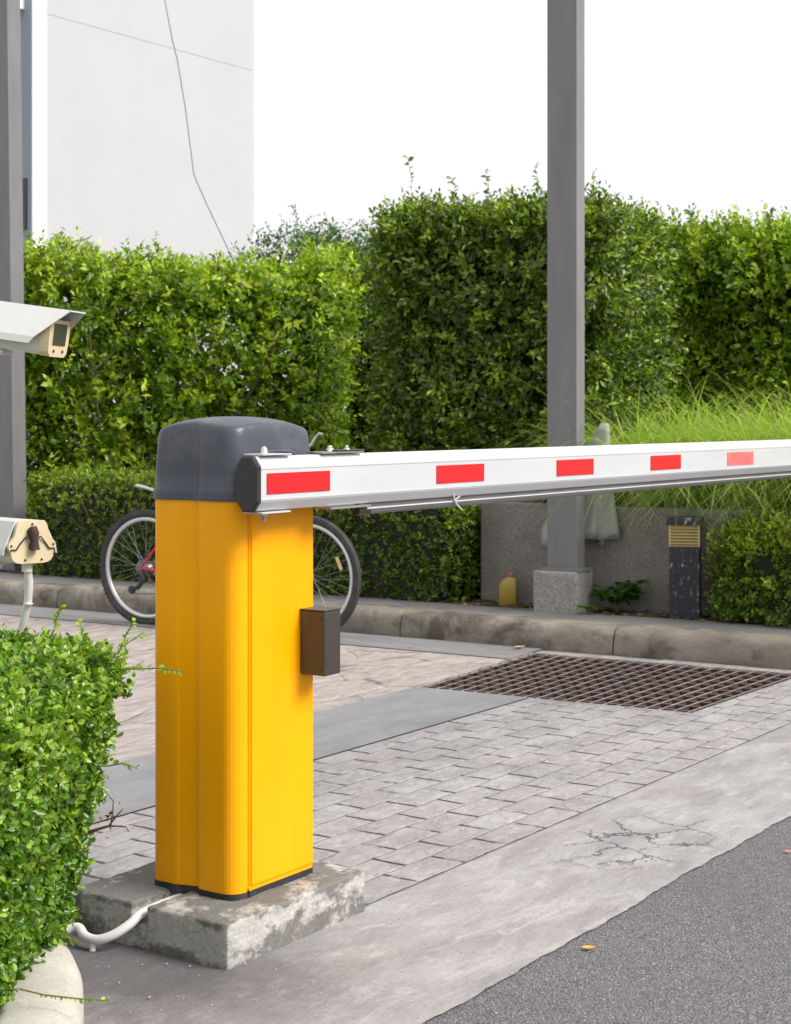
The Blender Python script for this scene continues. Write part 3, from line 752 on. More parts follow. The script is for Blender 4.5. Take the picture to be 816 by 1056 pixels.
def twig_shoots(P, O, r, n, top_only=True, length=.25):
    """long loose sprigs standing above the clipped outline"""
    idx = r.choice(len(P), n); return P[idx], nrm(O[idx] * .6 + np.array([0, 0, .7]) + r.normal(size=(n, 3)) * .35)
def sprigs(C, O, k, length, lsize, aspect, pal, seed):
    return shoots(C, O, k, length, lsize, aspect, pal, .75, seed, up=.3, spread=.8)

def hedge(name, label, cat_, poly, z0, z1, dens, k, length, lsize, aspect, pal, young, mat, seed, faces=None, loc=None, round_r=.15, depth=.12, lum=.06, lums=3, core_in=.16, nsprig=60, spl=.16, reject=None, nstem=6, sr=.018, group=None, vol=0, six=False, bottom_in=0.0, up=.35, lit_top_young=None, hollow=0):
    c = loc if loc is not None else (sum(p[0] for p in poly) / len(poly), sum(p[1] for p in poly) / len(poly), z0)
    root = thing(name, label, cat_, (c[0], c[1], 0), 0, group)
    poly = [(p[0] - c[0], p[1] - c[1]) for p in poly]
    P, O = side_pts(poly, z0, z1, dens, seed, faces, True, round_r, depth, lum, lums, bottom_in)
    r = np.random.default_rng(seed + 50)
    if vol:
        xs = np.array(poly); lo, hi = xs.min(0), xs.max(0)
        m = vol; Q = np.column_stack([lo + (hi - lo) * r.random((m, 2)), z0 + (z1 - z0 - .1) * r.random(m)])
        P = np.concatenate([P, Q]); O = np.concatenate([O, nrm(r.normal(size=(m, 3)) + np.array([0, -.4, .6]))])
    if reject is not None:
        keep = ~reject(P + np.array([c[0], c[1], 0]), r); P, O = P[keep], O[keep]
    parts = []
    if hollow:
        hl = (lump(P, 2.6, seed + 9) > .55) & (P[:, 2] < z1 - .2); keep = ~(hl & (r.random(len(P)) < hollow)); P, O = P[keep], O[keep]
    hi_ = P[:, 2] > z1 - .22
    if lit_top_young is not None:  # extra young-leaf colour near the top, sunlight on the hedge put into it
        parts.append(shoots(P[hi_], O[hi_], k, length, lsize, aspect, pal, lit_top_young, seed + 1, up))
        parts.append(shoots(P[~hi_], O[~hi_], k, length, lsize, aspect, pal, young, seed + 1, up))
    else: parts.append(shoots(P, O, k, length, lsize, aspect, pal, young, seed + 1, up))
    if nsprig:
        tp = np.where(P[:, 2] > z1 - .18)[0]; idx = r.choice(tp, nsprig)
        parts.append(shoots(P[idx], nrm(np.array([0, 0, 1.2]) + r.normal(size=(nsprig, 3)) * .4), k + 3, spl, lsize * .85, aspect, pal, .6, seed + 2, .5, .7))
    d = cat_l(parts)
    leaf_mesh('foliage', *d, mat, root, six)
    if core_in: core(poly, z0, z1, core_in, M['twig'], root, bottom_in=bottom_in)
    if nstem: stems(nstem, poly, z0, z1, sr, M['bark'], root, seed)
    return root

def xy(px, Y): return ((px - CX) / F * Y, Y)
def kxy(t_, n_): p = K(t_, n_); return (p.x, p.y)
# low clipped hedge behind the bicycle
tL = -2.98; tR = .30
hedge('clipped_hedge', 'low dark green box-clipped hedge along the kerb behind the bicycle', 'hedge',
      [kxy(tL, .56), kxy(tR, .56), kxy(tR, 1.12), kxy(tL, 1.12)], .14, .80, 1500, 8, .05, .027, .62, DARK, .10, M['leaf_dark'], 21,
      faces=[0, 1, 3], round_r=.05, depth=.06, lum=.02, lums=6, core_in=.07, nsprig=90, spl=.05, nstem=8, sr=.012, lit_top_young=.75)
# right low hedge
hedge('rounded_hedge', 'low leafy hedge with bright top at the right edge, spilling against the black garden light', 'hedge',
      [kxy(1.82, .50), kxy(4.3, .50), kxy(4.3, 1.45), kxy(1.90, 1.3)], .14, .70, 1500, 8, .06, .028, .62, ((.052, .105, .008), (.15, .24, .014), (.46, .54, .04)), .14, M['leaf_dark'], 31,
      faces=[0, 3, 2], round_r=.40, depth=.08, lum=.05, lums=5, core_in=.16, nsprig=160, spl=.10, nstem=5, sr=.012, lit_top_young=.7)
# tall left hedge with see-through gaps
def rej_left(P, r):
    px = P[:, 0] / P[:, 1] * F + CX; py = HZ - (P[:, 2] - H) / P[:, 1] * F
    def g(x, y, sx, sy): return np.exp(-((px - x) / sx) ** 2 - ((py - y) / sy) ** 2)
    q = .9 * g(212, 360, 9, 18) + g(236, 384, 9, 9) + .7 * g(192, 326, 8, 9) + .7 * g(66, 284, 8, 20) + .4 * g(190, 405, 10, 9)
    return r.random(len(P)) < np.clip(q * 1.35, 0, 1)
hedge('tall_hedge', 'tall sunlit hedge at left with thin gaps, in front of the white building', 'hedge',
      [xy(-110, 11.75), xy(350, 12.6), xy(346, 13.4), xy(-110, 12.5)], .12, 2.36, 560, 9, .16, .066, .50, GREEN, .34, M['leaf_tall'], 41,
      round_r=.18, depth=.30, lum=.24, lums=1.9, core_in=0, nsprig=160, spl=.16, reject=rej_left, nstem=6, sr=.025, vol=3000, lit_top_young=.7, hollow=.8)
# shadowy bush in the recess
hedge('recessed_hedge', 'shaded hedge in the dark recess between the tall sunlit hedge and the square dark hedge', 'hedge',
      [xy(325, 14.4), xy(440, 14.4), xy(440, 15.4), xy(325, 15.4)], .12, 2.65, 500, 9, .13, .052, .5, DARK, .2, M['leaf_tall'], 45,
      faces=[0, 1, 3], round_r=.2, depth=.3, lum=.15, lums=2.2, core_in=.3, nsprig=60, spl=.22, nstem=3, sr=.03, lit_top_young=.5)
# square dark hedge
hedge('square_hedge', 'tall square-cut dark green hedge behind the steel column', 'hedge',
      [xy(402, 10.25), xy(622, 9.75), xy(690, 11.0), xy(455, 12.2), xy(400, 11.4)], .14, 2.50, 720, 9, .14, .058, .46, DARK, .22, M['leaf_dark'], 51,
      faces=None, round_r=.16, depth=.18, lum=.09, lums=3, core_in=.22, nsprig=120, spl=.20, nstem=6, sr=.03, lit_top_young=.4, hollow=.25)
# right hedge
hedge('boundary_hedge', 'tall uneven sunlit hedge above the grasses at the right edge', 'hedge',
      [xy(660, 11.3), xy(900, 10.7), xy(900, 11.9), xy(660, 12.4)], .14, 2.46, 720, 9, .15, .062, .48, GREEN, .28, M['leaf_tall'], 61,
      faces=None, round_r=.2, depth=.26, lum=.15, lums=2.6, core_in=.27, nsprig=260, spl=.22, nstem=0, sr=.03, lit_top_young=.6, hollow=.4)

# near bush
NEAR = ((.055, .140, .012), (.15, .29, .024), (.36, .50, .07))
bush = hedge('leafy_bush', 'glossy bright green clipped bush overhanging the cream kerb at the lower left', 'bush',
      [(-1.7, 2.74), (-.690, 2.74), (-.605, 3.62), (-1.7, 3.70)], .075, .695, 6800, 8, .036, .0215, .70, NEAR, .24, M['leaf_near'], 71,
      faces=[0, 1, 2], loc=(-1.1, 3.3, 0), round_r=.10, depth=.075, lum=.022, lums=9, core_in=.09, nsprig=420, spl=.05, nstem=8, sr=.008, six=True, bottom_in=.115, lit_top_young=.6)
# loose sprigs of the near bush
def sprig(root, pts, nl, ls, seed, col=(.26, .40, .04), parent_off=(-1.1, 3.3, 0)):
    off_ = Vector(parent_off); pts = [Vector(p) - off_ for p in pts]
    mb = MB(); mb.tube(pts, [.0016] * (len(pts) - 1) + [.0008], 5); tw = mb.build('sprig', M['bark_g'], root)
    r = np.random.default_rng(seed); seg = len(pts) - 1; P = []; A = []
    for i in range(nl):
        s = .25 + .75 * (i + r.random() * .5) / nl; k = min(int(s * seg), seg - 1); u = s * seg - k
        p = pts[k].lerp(pts[k + 1], min(u, 1)); d = (pts[k + 1] - pts[k]).normalized(); P.append(p)
        sd = Vector(r.normal(size=3)); sd = (sd - d * sd.dot(d)).normalized(); A.append(sd * .9 + d * .5)
    n = len(P); c = np.array(col)[None] * (1 + .2 * r.normal(size=(n, 1)))
    leaf_mesh('sprig_leaves', np.array([tuple(p) for p in P]), np.array([tuple(a) for a in A]), nrm(r.normal(size=(n, 3)) * .4 + np.array([0, -.4, .8])), ls * (.7 + .5 * r.random(n)), np.full(n, .7), np.clip(c, .01, .9), M['leaf_near'], tw, True)
M['bark_g'] = m_simple('green_twig', (.12, .16, .04), .7)
M['twigd'] = m_simple('dead_twig', (.13, .07, .045), .85, var=.4, vs=30)
sprig(bush, [D(112, 690, 3.45), D(140, 690, 3.40), D(165, 689, 3.36), D(190, 693, 3.34)], 16, .013, 1)
sprig(bush, [D(50, 665, 3.4), D(57, 645, 3.4), D(60, 632, 3.4), D(63, 624, 3.4)], 14, .014, 2)
sprig(bush, [D(120, 680, 3.45), D(130, 655, 3.45), D(138, 640, 3.45)], 12, .013, 3)
sprig(bush, [D(90, 790, 3.4), D(112, 790, 3.38), D(128, 787, 3.36), D(142, 793, 3.36)], 9, .013, 4)
sprig(bush, [D(20, 1020, 3.0), D(45, 1026, 2.98), D(80, 1030, 2.97), D(112, 1032, 2.96)], 16, .010, 5)
sprig(bush, [D(100, 700, 3.42), D(125, 668, 3.42), D(148, 652, 3.42)], 12, .014, 6)
sprig(bush, [D(80, 690, 3.45), D(86, 660, 3.45), D(82, 640, 3.45)], 12, .014, 8)
mb = MB(); o_ = Vector((-1.1, 3.3, 0))
mb.tube([D(70, 868, 3.42) - o_, D(92, 858, 3.40) - o_, D(112, 852, 3.38) - o_, D(127, 852, 3.37) - o_], [.004, .0035, .0025, .0012], 6)
mb.tube([D(112, 852, 3.38) - o_, D(120, 842, 3.37) - o_, D(127, 834, 3.36) - o_], [.002, .0018, .0008], 5)
mb.tube([D(114, 852, 3.38) - o_, D(116, 840, 3.37) - o_, D(117, 826, 3.36) - o_, D(108, 816, 3.36) - o_], [.0022, .0018, .0014, .0008], 5)
mb.tube([D(122, 852, 3.38) - o_, D(130, 853, 3.37) - o_, D(133, 858, 3.36) - o_], [.0016, .0014, .0008], 5)
dt = mb.build('dead_twig', M['twigd'], bush)
r_ = np.random.default_rng(3); Pn = np.array([tuple(D(113 + 5 * r_.normal(), 843 + 6 * r_.normal(), 3.375) - o_) for _ in range(14)])
leaf_mesh('dry_leaves', Pn, r_.normal(size=(14, 3)), r_.normal(size=(14, 3)), .011 * (.6 + .6 * r_.random(14)), np.full(14, .7), np.tile([.16, .07, .035], (14, 1)), M['leaf_near'], dt, True)
# sprigs standing out of the tall hedge tops
for px, py, Y, h in ((425, 195, 10.4, 34), (505, 200, 10.2, 24), (470, 198, 10.3, 16), (556, 196, 10, 26), (715, 232, 11, 14), (645, 225, 10.8, 20)):
    root = [o for o in bpy.data.objects if o.name.startswith('square_hedge' if px < 650 else 'boundary_hedge')][0]
    ro = root.location
    sprig(root, [D(px, py + 12, Y), D(px - 1, py - h * .4, Y), D(px - 5, py - h, Y)], 9, .045, px, (.12, .2, .03), tuple(ro))

# ------------------------------------------------------------------ grasses in the planter
def grass(name, label, n, region, hgt, seed, col, wid=.004, droop=.5):
    r = np.random.default_rng(seed); V = []; Fc = []; Cc = []
    SEG = 6
    cl = [region(r) for _ in range(n // 45)]
    for i in range(n):
        c = cl[i % len(cl)]; b = Vector((c[0] + r.normal() * .05, c[1] + r.normal() * .05, c[2]))
        az = r.uniform(0, 2 * math.pi); lean = abs(r.normal()) * .28 + .06; hh = hgt * (.5 + .6 * r.random()) * c[3]
        d = Vector((math.cos(az), math.sin(az), 0)); sd = Vector((-d.y, d.x, 0)); w = wid * (.45 + 1.1 * r.random() ** 2); dr = droop * (.4 + 1.2 * r.random())
        base = len(V)
        for k in range(SEG + 1):
            s = k / SEG; out = hh * (lean * s + dr * s ** 2.4); up_ = hh * (s - dr * .75 * s ** 3.2)
            p = b + d * out + Vector((0, 0, up_)); ww = w * (1 - s ** 1.5 * .92)
            V += [tuple(p - sd * ww), tuple(p + sd * ww)]
        for k in range(SEG): q = base + 2 * k; Fc.append((q, q + 1, q + 3, q + 2))
        f = r.random(); cc = np.array(col[0]) * (1 - f) + np.array(col[1]) * f
        if r.random() < .07: cc = np.array((.42, .38, .20))
        Cc += [(*cc, 1)] * (2 * SEG + 2)
    me = bpy.data.meshes.new(name); me.from_pydata(V, [], Fc); me.update()
    ca = me.attributes.new('leafcol', 'FLOAT_COLOR', 'POINT'); ca.data.foreach_set('color', np.array(Cc, np.float32).reshape(-1))
    me.polygons.foreach_set('use_smooth', [True] * len(Fc)); me.materials.append(M['grass'])
    o = bpy.data.objects.new(name, me); COL.objects.link(o); return o
M['grass'] = leaf_mat('grass_blade', rough=.5, trans=.45, spec=.3)
def reg1(r):
    t_ = r.uniform(1.02, 4.6); n_ = r.uniform(1.0, 2.3); p = K(t_, n_, .64); return (p.x, p.y, p.z, .75 + .5 * r.random())
o = grass('ornamental_grass', '', 27000, reg1, .86, 5, ((.21, .34, .05), (.48, .60, .15)), .0044, .75)
tag(o, 'long soft bright green fountain grass growing in the planter above the gravel concrete wall', 'grass', kind='stuff')
def reg2(r):
    t_ = r.uniform(1.05, 4.6); p = K(t_, .96, .64); return (p.x, p.y, p.z, .7 + .5 * r.random())
o = grass('drooping_grass', '', 3200, reg2, .42, 6, ((.20, .30, .06), (.46, .54, .20)), .003, 1.0)
tag(o, 'thin grass blades drooping over the top edge of the gravel concrete wall', 'grass', kind='stuff')

# ------------------------------------------------------------------ distant tree
def tree(label, x, y, zc_, rx, rz, nsh, seed, pal):
    root = thing('distant_tree', label, 'tree', (x, y, 0))
    mb = MB(); mb.tube([(0, 0, 0), (.05, 0, zc_ * .4), (-.05, .05, zc_ * .75), (0, 0, zc_ + rz * .3)], [.16, .13, .09, .03], 9)
    rr_ = random.Random(seed)
    for i in range(11):
        a = rr_.uniform(0, 6.28); d = Vector((math.cos(a) * rx * .8, math.sin(a) * rx * .6, rr_.uniform(-.2, .8) * rz)); b = Vector((0, 0, zc_ * rr_.uniform(.6, .95)))
        mb.tube([b, b + (Vector((0, 0, zc_)) + d - b) * .5 + Vector((0, 0, .1)), Vector((0, 0, zc_)) + d], [.06, .04, .015], 6)
    mb.build('trunk', M['bark'], root)
    r = np.random.default_rng(seed); cl = nrm(r.normal(size=(46, 3))) * (r.random((46, 1)) ** .4) * np.array([rx, rx * .7, rz])
    c = cl[r.integers(0, 46, nsh)] + r.normal(size=(nsh, 3)) * np.array([.2, .2, .15]) + np.array([0, 0, zc_])
    O = nrm(c - np.array([0, 0, zc_]) + r.normal(size=c.shape) * .5)
    d = shoots(c, O, 8, .22, .085, .42, pal, .2, seed + 3)
    leaf_mesh('crown', *d, M['leaf_tall'], root)
tp = D(322, 260, 22)
tree('distant green tree showing above the tall hedge beside the white building', tp.x, tp.y, tp.z - .42, .95, .60, 1500, 81, ((.04, .10, .03), (.09, .18, .05), (.16, .26, .07)))

# ------------------------------------------------------------------ building
t = NT('white_render'); co = t.co()
col = t.mix(t.ramp(t.noise(.8, 7, .6), [(.3, 0), (.7, 1)]), (.44, .447, .465), (.475, .48, .495))
col = t.mix(t.ramp(t.noise(1.5, 8, .7, t.mapping(co, (2, 2, .3))), [(.58, 0), (.75, .3)]), col, (.38, .385, .395))
M['render'] = t.done(col, .85, t.bump(t.noise(6, 6), .12, .02), spec=.2)
M['renderw'] = m_simple('bright_white_paint', (.86, .86, .87), .7, var=.02, vs=2)
M['renderb'] = m_simple('blue_grey_shade', (.27, .32, .37), .75, var=.04, vs=2)  # colour of the side wing with the shade of that face mixed in
M['dark'] = m_simple('dark_glass', (.03, .035, .045), .15, var=.2)
bY = 26.0; bo = Vector((((47 - CX) / F) * bY, bY, 0))
rr2 = (262 - CX) / F; wl = (rr2 * bo.y - bo.x) / (E1.x - rr2 * E1.y)
bl = thing('white_building', 'tall plain white rendered building rising behind the left hedge', 'building', bo, TH)
gz = D(47, 14, bY).z
mb = MB(); mb.box2((0, 0, 0), (wl, 9, gz - .008)); mb.box2((0, 0, gz + .008), (wl, 9, 13.0)); mb.box2((.006, .006, gz - .008), (wl - .006, 8.9, gz + .008))
mb.build('wall', M['render'], bl)
mb = MB(); mb.box2((-.08, -.08, 13.002), (wl + .08, 9.08, 13.2)); mb.build('parapet', M['renderw'], bl)
# white corner pier; side wing with its shade put into the blue-grey colour
pw = .30
mb = MB(); mb.box2((-pw, -.03, 0), (-.003, .3, 12.6)); mb.build('corner_pier', M['renderw'], bl)
mb = MB(); mb.box2((-pw - .003, .0, 0), (-pw - .0005, 8.5, 12.6)); mb.box2((-pw + .0, .303, 0), (-.003, 8.5, 12.2)); wg = mb.build('side_wing', M['renderb'], bl)
wp_ = D(30, 215, bY + .5)
mb = MB(); mb.box2((-pw - .03, .10, wp_.z - .42), (-pw - .0035, .26, wp_.z + .40)); wd = mb.build('window', M['dark'], bl)
mb = MB(); mb.box2((-pw - .22, .16, D(30, 20, bY + .5).z), (-pw - .0035, .36, D(30, 4, bY + .5).z)); mb.build('ledge', M['renderw'], bl)
vz = D(265, 242, bY + 4).z
vb = MB().box2((wl + .003, .1, vz - .24), (wl + .14, .42, vz + .16)).build('vent_box', M['renderw'], bl)
mb = MB()
for k in range(6): mb.box2((wl + .03, .094, vz - .19 + k * .055), (wl + .12, .099, vz - .17 + k * .055))
mb.build('louvre', M['dark'], vb)
# hanging cable
M['cable'] = m_simple('grey_cable', (.10, .10, .11), .6)
cb = MB().tube([D(148, -280, 20), D(163, -60, 14.6), D(170, 0, 14), D(178, 42, 14), D(183, 62, 14), D(191, 110, 14), D(200, 180, 14), D(213, 210, 13.6), D(232, 250, 13), D(246, 280, 11.9), D(252, 296, 11.7)], .0042, 6).build('hanging_cable', M['cable'])
tag(cb, 'thin grey cable hanging in front of the white building and running into the hedge', 'cable')

# ------------------------------------------------------------------ security cameras
M['cam'] = m_simple('camera_white', (.60, .60, .575), .4, var=.05, vs=6, dirt=(.38, .36, .30), da=.3, ds=10)
M['camcream'] = m_simple('camera_cream', (.60, .50, .33), .5, var=.08, vs=8, dirt=(.45, .26, .12), da=.35, ds=9)
M['corrode'] = m_simple('corroded_connector', (.05, .026, .02), .8, var=.5, vs=60, bump=.8, bs=120)
M['lens'] = m_simple('camera_glass', (.05, .055, .04), .08, var=.2)
GRP = 'security cameras on the left post'
def camera_housing(label, front, dirv, tilt, rearplate=False, length=.36):
    c = thing('security_camera', label, 'security camera', front, 0, GRP)
    d = Vector(dirv).normalized(); az = math.atan2(d.y, d.x)
    c.rotation_mode = 'XYZ'; c.rotation_euler = (0, tilt, az)
    Ln = length
    # local: +x forward, y left, z up.  lower body
    bp_ = [(-.030, -.050), (.030, -.050), (.040, -.042), (.043, -.02), (.043, .022), (-.043, .022), (-.043, -.02), (-.040, -.042)]
    mb = MB(); mb.loft([[(x, y, z) for y, z in bp_] for x in (-Ln, -.022)], True, False); mb.build('housing', M['cam'], c, .004)
    fp = [(y * 1.04, z * 1.03) for y, z in bp_]
    mb = MB(); mb.loft([[(x, y, z) for y, z in fp] for x in (-.0215, 0)], True, False); fr = mb.build('front_frame', M['camcream'], c, .003)
    MB().box2((.0, -.028, -.028), (.0015, .028, .015)).build('window', M['lens'], fr)
    for y in (-.02, .02): MB().lathe((.0, y, -.040), (1, 0, 0), [(0, .003), (.002, .003)], 8).build('screw', M['corrode'], fr)
    # sunshield: thin folded sheet, open below, cut back at the front
    sh = [(-.066, -.030), (-.064, -.016), (-.036, .045), (.036, .045), (.064, -.016), (.066, -.030)]
    xf = [-.034, -.024, .034, .034, -.024, -.034]; th = .0028
    outer0 = [(-Ln - .015, y, z) for y, z in sh]; outer1 = [(xf[i], sh[i][0], sh[i][1]) for i in range(6)]
    inn = [(-.0632, -.030), (-.0613, -.0165), (-.0345, .0422), (.0345, .0422), (.0613, -.0165), (.0632, -.030)]
    inner0 = [(-Ln - .015, y, z) for y, z in inn]; inner1 = [(xf[i], inn[i][0], inn[i][1]) for i in range(6)]
    mb = MB(); vs = outer0 + outer1 + inner0 + inner1; fs = []
    for i in range(5):
        fs += [(i, i + 6, i + 7, i + 1), (12 + i, 13 + i, 19 + i, 18 + i), (i, i + 1, 13 + i, 12 + i), (6 + i, 18 + i, 19 + i, 7 + i)]
    fs += [(0, 12, 18, 6), (5, 11, 23, 17)]
    mb.add(vs, fs); mb.build('sunshield', M['cam'], c)
    # bracket foot
    br = MB(); br.box2((-Ln * .62, -.022, -.062), (-Ln * .30, .022, -.0505)); b_o = br.build('bracket', M['cam'], c, .002)
    MB().lathe((-Ln * .45, 0, -.062), (0, 0, -1), [(0, .030), (.010, .027), (.022, .014), (.030, .012), (.032, .020), (.044, .020)], 18).build('swivel', M['cam'], b_o)
    return c
PX, PY = -1.02, 3.42                                # post, just outside the left edge of the frame
cf = D(62, 342, 3.75)
camA = camera_housing('white security camera with sunshield, upper of the two at the left edge', cf, (.972, -.235, 0), R(8)); camA.scale = (1.165,) * 3
# rear plate camera
pcn = D(28, 563, 3.75)
d = Vector((-.62, .78, 0)).normalized(); Ln = .36
camB = camera_housing('security camera seen from its cream back plate with a corroded connector, lower of the two', pcn + d * Ln * 1.03 + Vector((0, 0, .006)), d, R(1), True, Ln)
camB.scale = (1.03,) * 3
x0 = -Ln - .018
_h = [(.0, .046), (.024, .046), (.031, .044), (.036, .038), (.039, .026), (.043, .012), (.050, .003), (.056, -.004), (.058, -.012), (.056, -.018), (.052, -.021), (.051, -.028), (.050, -.036), (.046, -.043), (.038, -.048), (.026, -.050), (0, -.050)]
outl = _h + [(-y, z) for y, z in _h[::-1] if y > 0]
mb = MB(); mb.loft([[(x, y, z) for y, z in outl] for x in (x0 - .009, x0 + .006)], True, False); bpl = mb.build('back_plate', M['camcream'], camB, .002)
for y, z in ((0, .038), (-.051, -.009), (.051, -.009), (-.022, -.042), (.018, -.042)):
    MB().lathe((x0 - .009, y, z), (-1, 0, 0), [(0, .0028), (.0022, .0024), (.0023, .0005)], 8).build('screw', M['corrode'], bpl)
mb = MB(); mb.tube([(x0 - .017, .002, .033), (x0 - .020, .001, .018), (x0 - .018, 0, .002), (x0 - .019, -.001, -.020)], [.008, .0115, .009, .0115], 9)
mb.lathe((x0 - .008, .002, .020), (-1, 0, 0), [(0, .012), (.012, .010)], 10); mb.lathe((x0 - .008, 0, -.012), (-1, 0, 0), [(0, .010), (.012, .008)], 10)
mb.build('connector', M['corrode'], bpl)
for s in (-1, 1):
    MB().tube([(x0 - .018, .004 * s, .006), (x0 - .014, .018 * s, .010), (x0 - .0115, .030 * s, -.004), (x0 - .0115, .040 * s, -.018), (x0 - .010, .053 * s, -.018)], .0018, 6).build('cable', M['corrode'], bpl)
base_p = D(28, 585, 3.75)
cdt = MB().tube([base_p + Vector((0, 0, .01)), D(30, 600, 3.76), D(29, 620, 3.77), D(23, 648, 3.79), D(12, 690, 3.80), D(0, 800, 3.81), Vector((-.95, 3.82, .08))], [.0098] * 7, 12).build('camera_conduit', M['pvc'])
tag(cdt, 'white plastic conduit dropping from the lower camera into the leafy bush', 'conduit')
MB().cyl(base_p + Vector((0, 0, .012)), base_p + Vector((0, 0, -.010)), .0128, 14).build('gland', M['pvc'], cdt)
for y_ in (605, 622): MB().cyl(D(29.5, y_, 3.765), D(29.5, y_ + 1.2, 3.765), .0108, 12).build('joint_ring', M['pvc'], cdt)
cp = thing('camera_post', 'white steel post carrying the two security cameras, just outside the left edge', 'post', (-1.20, 4.02, 0))
MB().cyl((0, 0, .05), (0, 0, 1.55), .03, 18).build('pole', M['cam'], cp)
def towards(o, x): return o.matrix_world @ Vector(x)
bpy.context.view_layer.update()
for o, h_ in ((camA, 0), (camB, 0)):
    p = towards(o, (-.162, 0, -.104)) - Vector((-1.20, 4.02, 0)); q = Vector((0, 0, p.z))
    MB().tube([p + Vector((0, 0, .0)), p.lerp(q, .4) + Vector((0, 0, -.02)), q + Vector((0, 0, -.03))], .012, 10).build('arm', M['cam'], cp)

# ------------------------------------------------------------------ bicycle
M['tyre'] = m_simple('tyre_rubber', (.035, .033, .034), .75, var=.25, vs=12, dirt=(.14, .13, .12), da=.4)
M['alloy'] = m_simple('alloy', (.62, .62, .62), .35, metal=.75, var=.12, vs=20)
M['redp'] = m_simple('red_frame_paint', (.42, .02, .035), .28, var=.1)
M['refl'] = m_simple('amber_reflector', (.62, .50, .22), .3, var=.1)
M['spoke'] = m_simple('spoke_wire', (.30, .30, .31), .35, metal=.8)
rear = G(151, 645.5); ang = R(-29)
bk = thing('bicycle', 'red bicycle standing on the paving behind the yellow cabinet', 'bicycle', rear, ang)
bk.rotation_euler = (R(0), 0, ang)
WR = .335; WB = 1.09
def wheel(x, rear_=False):
    tw = MB(); c = Vector((x, 0, WR))
    n = 64; pts = [c + Vector((math.cos(2 * math.pi * i / n), 0, math.sin(2 * math.pi * i / n))) * (WR - .0215) for i in range(n)]
    tw.tube(pts, .021, 12, closed=True)
    w = tw.build('tyre', M['tyre'], bk)
    kn = MB()
    for i in range(84):
        a = 2 * math.pi * i / 84
        for s in (-1, 0, 1):
            d = Vector((math.cos(a), 0, math.sin(a))); tt_ = Vector((-d.z, 0, d.x))
            rot = Matrix((tt_, Vector((0, 1, 0)), d)).transposed()
            kn.box(c + d * (WR - .003 - abs(s) * .006) + Vector((0, s * .014, 0)), (.013, .011, .007), rot)
    kn.build('tread', M['tyre'], w)
    rm = MB(); rr3 = WR - .052
    prf_ = [(rr3 + .008, -.012), (rr3 + .008, .012), (rr3 - .010, .009), (rr3 - .015, 0), (rr3 - .010, -.009)]
    rings = [[c + Vector((math.cos(2 * math.pi * i / n) * r0, y, math.sin(2 * math.pi * i / n) * r0)) for r0, y in prf_] for i in range(n)]; rings.append(rings[0])
    rm.loft(rings, False, True); rmo = rm.build('rim', M['alloy'], w)
    sp = MB()
    for i in range(32):
        a = 2 * math.pi * i / 32; s = 1 if i % 2 else -1; a2 = a + (.9 if (i // 2) % 2 else -.9)
        sp.tube([c + Vector((math.cos(a2) * .02, s * .028, math.sin(a2) * .02)), c + Vector((math.cos(a) * (rr3 - .012), 0, math.sin(a) * (rr3 - .012)))], .0011, 5)
    sp.build('spokes', M['spoke'], w)
    hb_ = MB(); hb_.lathe(c - Vector((0, .05, 0)), (0, 1, 0), [(0, .006), (.018, .006), (.0185, .022), (.023, .022), (.026, .012), (.074, .012), (.077, .022), (.082, .022), (.0825, .006), (.10, .006)], 16)
    hb_.build('hub', M['alloy'], w)
    return w
wr_ = wheel(0, True); wf = wheel(WB)
rf_ = Vector((WB, 0, WR)) + Vector((math.cos(R(22)), 0, math.sin(R(22)))) * .215
rot = Matrix.Rotation(-R(-64) , 3, 'Y')
MB().box(rf_, (.075, .012, .017), Matrix.Rotation(R(66), 3, 'Y')).build('spoke_reflector', M['refl'], wf, .003)
BB = Vector((.43, 0, .30)); ST = Vector((.30, 0, .76)); HT = Vector((.88, 0, .80)); HB = Vector((.915, 0, .69)); RA = Vector((0, 0, WR))
fr = MB()
fr.tube([BB, ST], .015, 12); fr.tube([ST - Vector((0, 0, .03)), HT - Vector((0, 0, .02))], .015, 12); fr.tube([BB, HB], .019, 12); fr.tube([HT + (HT - HB) * .15, HB - (HT - HB) * .15], .019, 12)
for s in (-1, 1):
    fr.tube([RA + Vector((.012, s * .062, 0)), BB + Vector((-.05, s * .03, 0)), BB], .009, 8)
    fr.tube([RA + Vector((.012, s * .062, .008)), ST + Vector((.0, s * .02, -.06))], .0078, 8)
    fr.box(RA + Vector((.004, s * .062, .0)), (.035, .006, .035))
fr.cyl(BB - Vector((0, .035, 0)), BB + Vector((0, .035, 0)), .021, 14)
fr.build('frame', M['redp'], bk)
fk = MB(); FA = Vector((WB, 0, WR))
fk.tube([HB, HB + Vector((.015, 0, -.045))], .016, 10)
for s in (-1, 1): fk.tube([HB + Vector((.012, s * .05, -.035)), FA + Vector((0, s * .055, 0))], [.015, .011], 10)
fk.box(HB + Vector((.012, 0, -.035)), (.03, .12, .03)); fk.build('fork', M['blackp'], bk)
hb2 = MB(); HS = HT + Vector((-.02, 0, .14))
hb2.tube([HT, HS], .013, 10); hb2.tube([HS, HS + Vector((.07, 0, .03))], .014, 10)
hc = HS + Vector((.07, 0, .03))
hb2.tube([hc + Vector((-.05, -.30, .045)), hc + Vector((-.02, -.16, .04)), hc + Vector((0, -.06, 0)), hc + Vector((0, .06, 0)), hc + Vector((-.02, .16, .04)), hc + Vector((-.05, .30, .045))], .0115, 10)
hbo = hb2.build('handlebar', M['blackp'], bk)
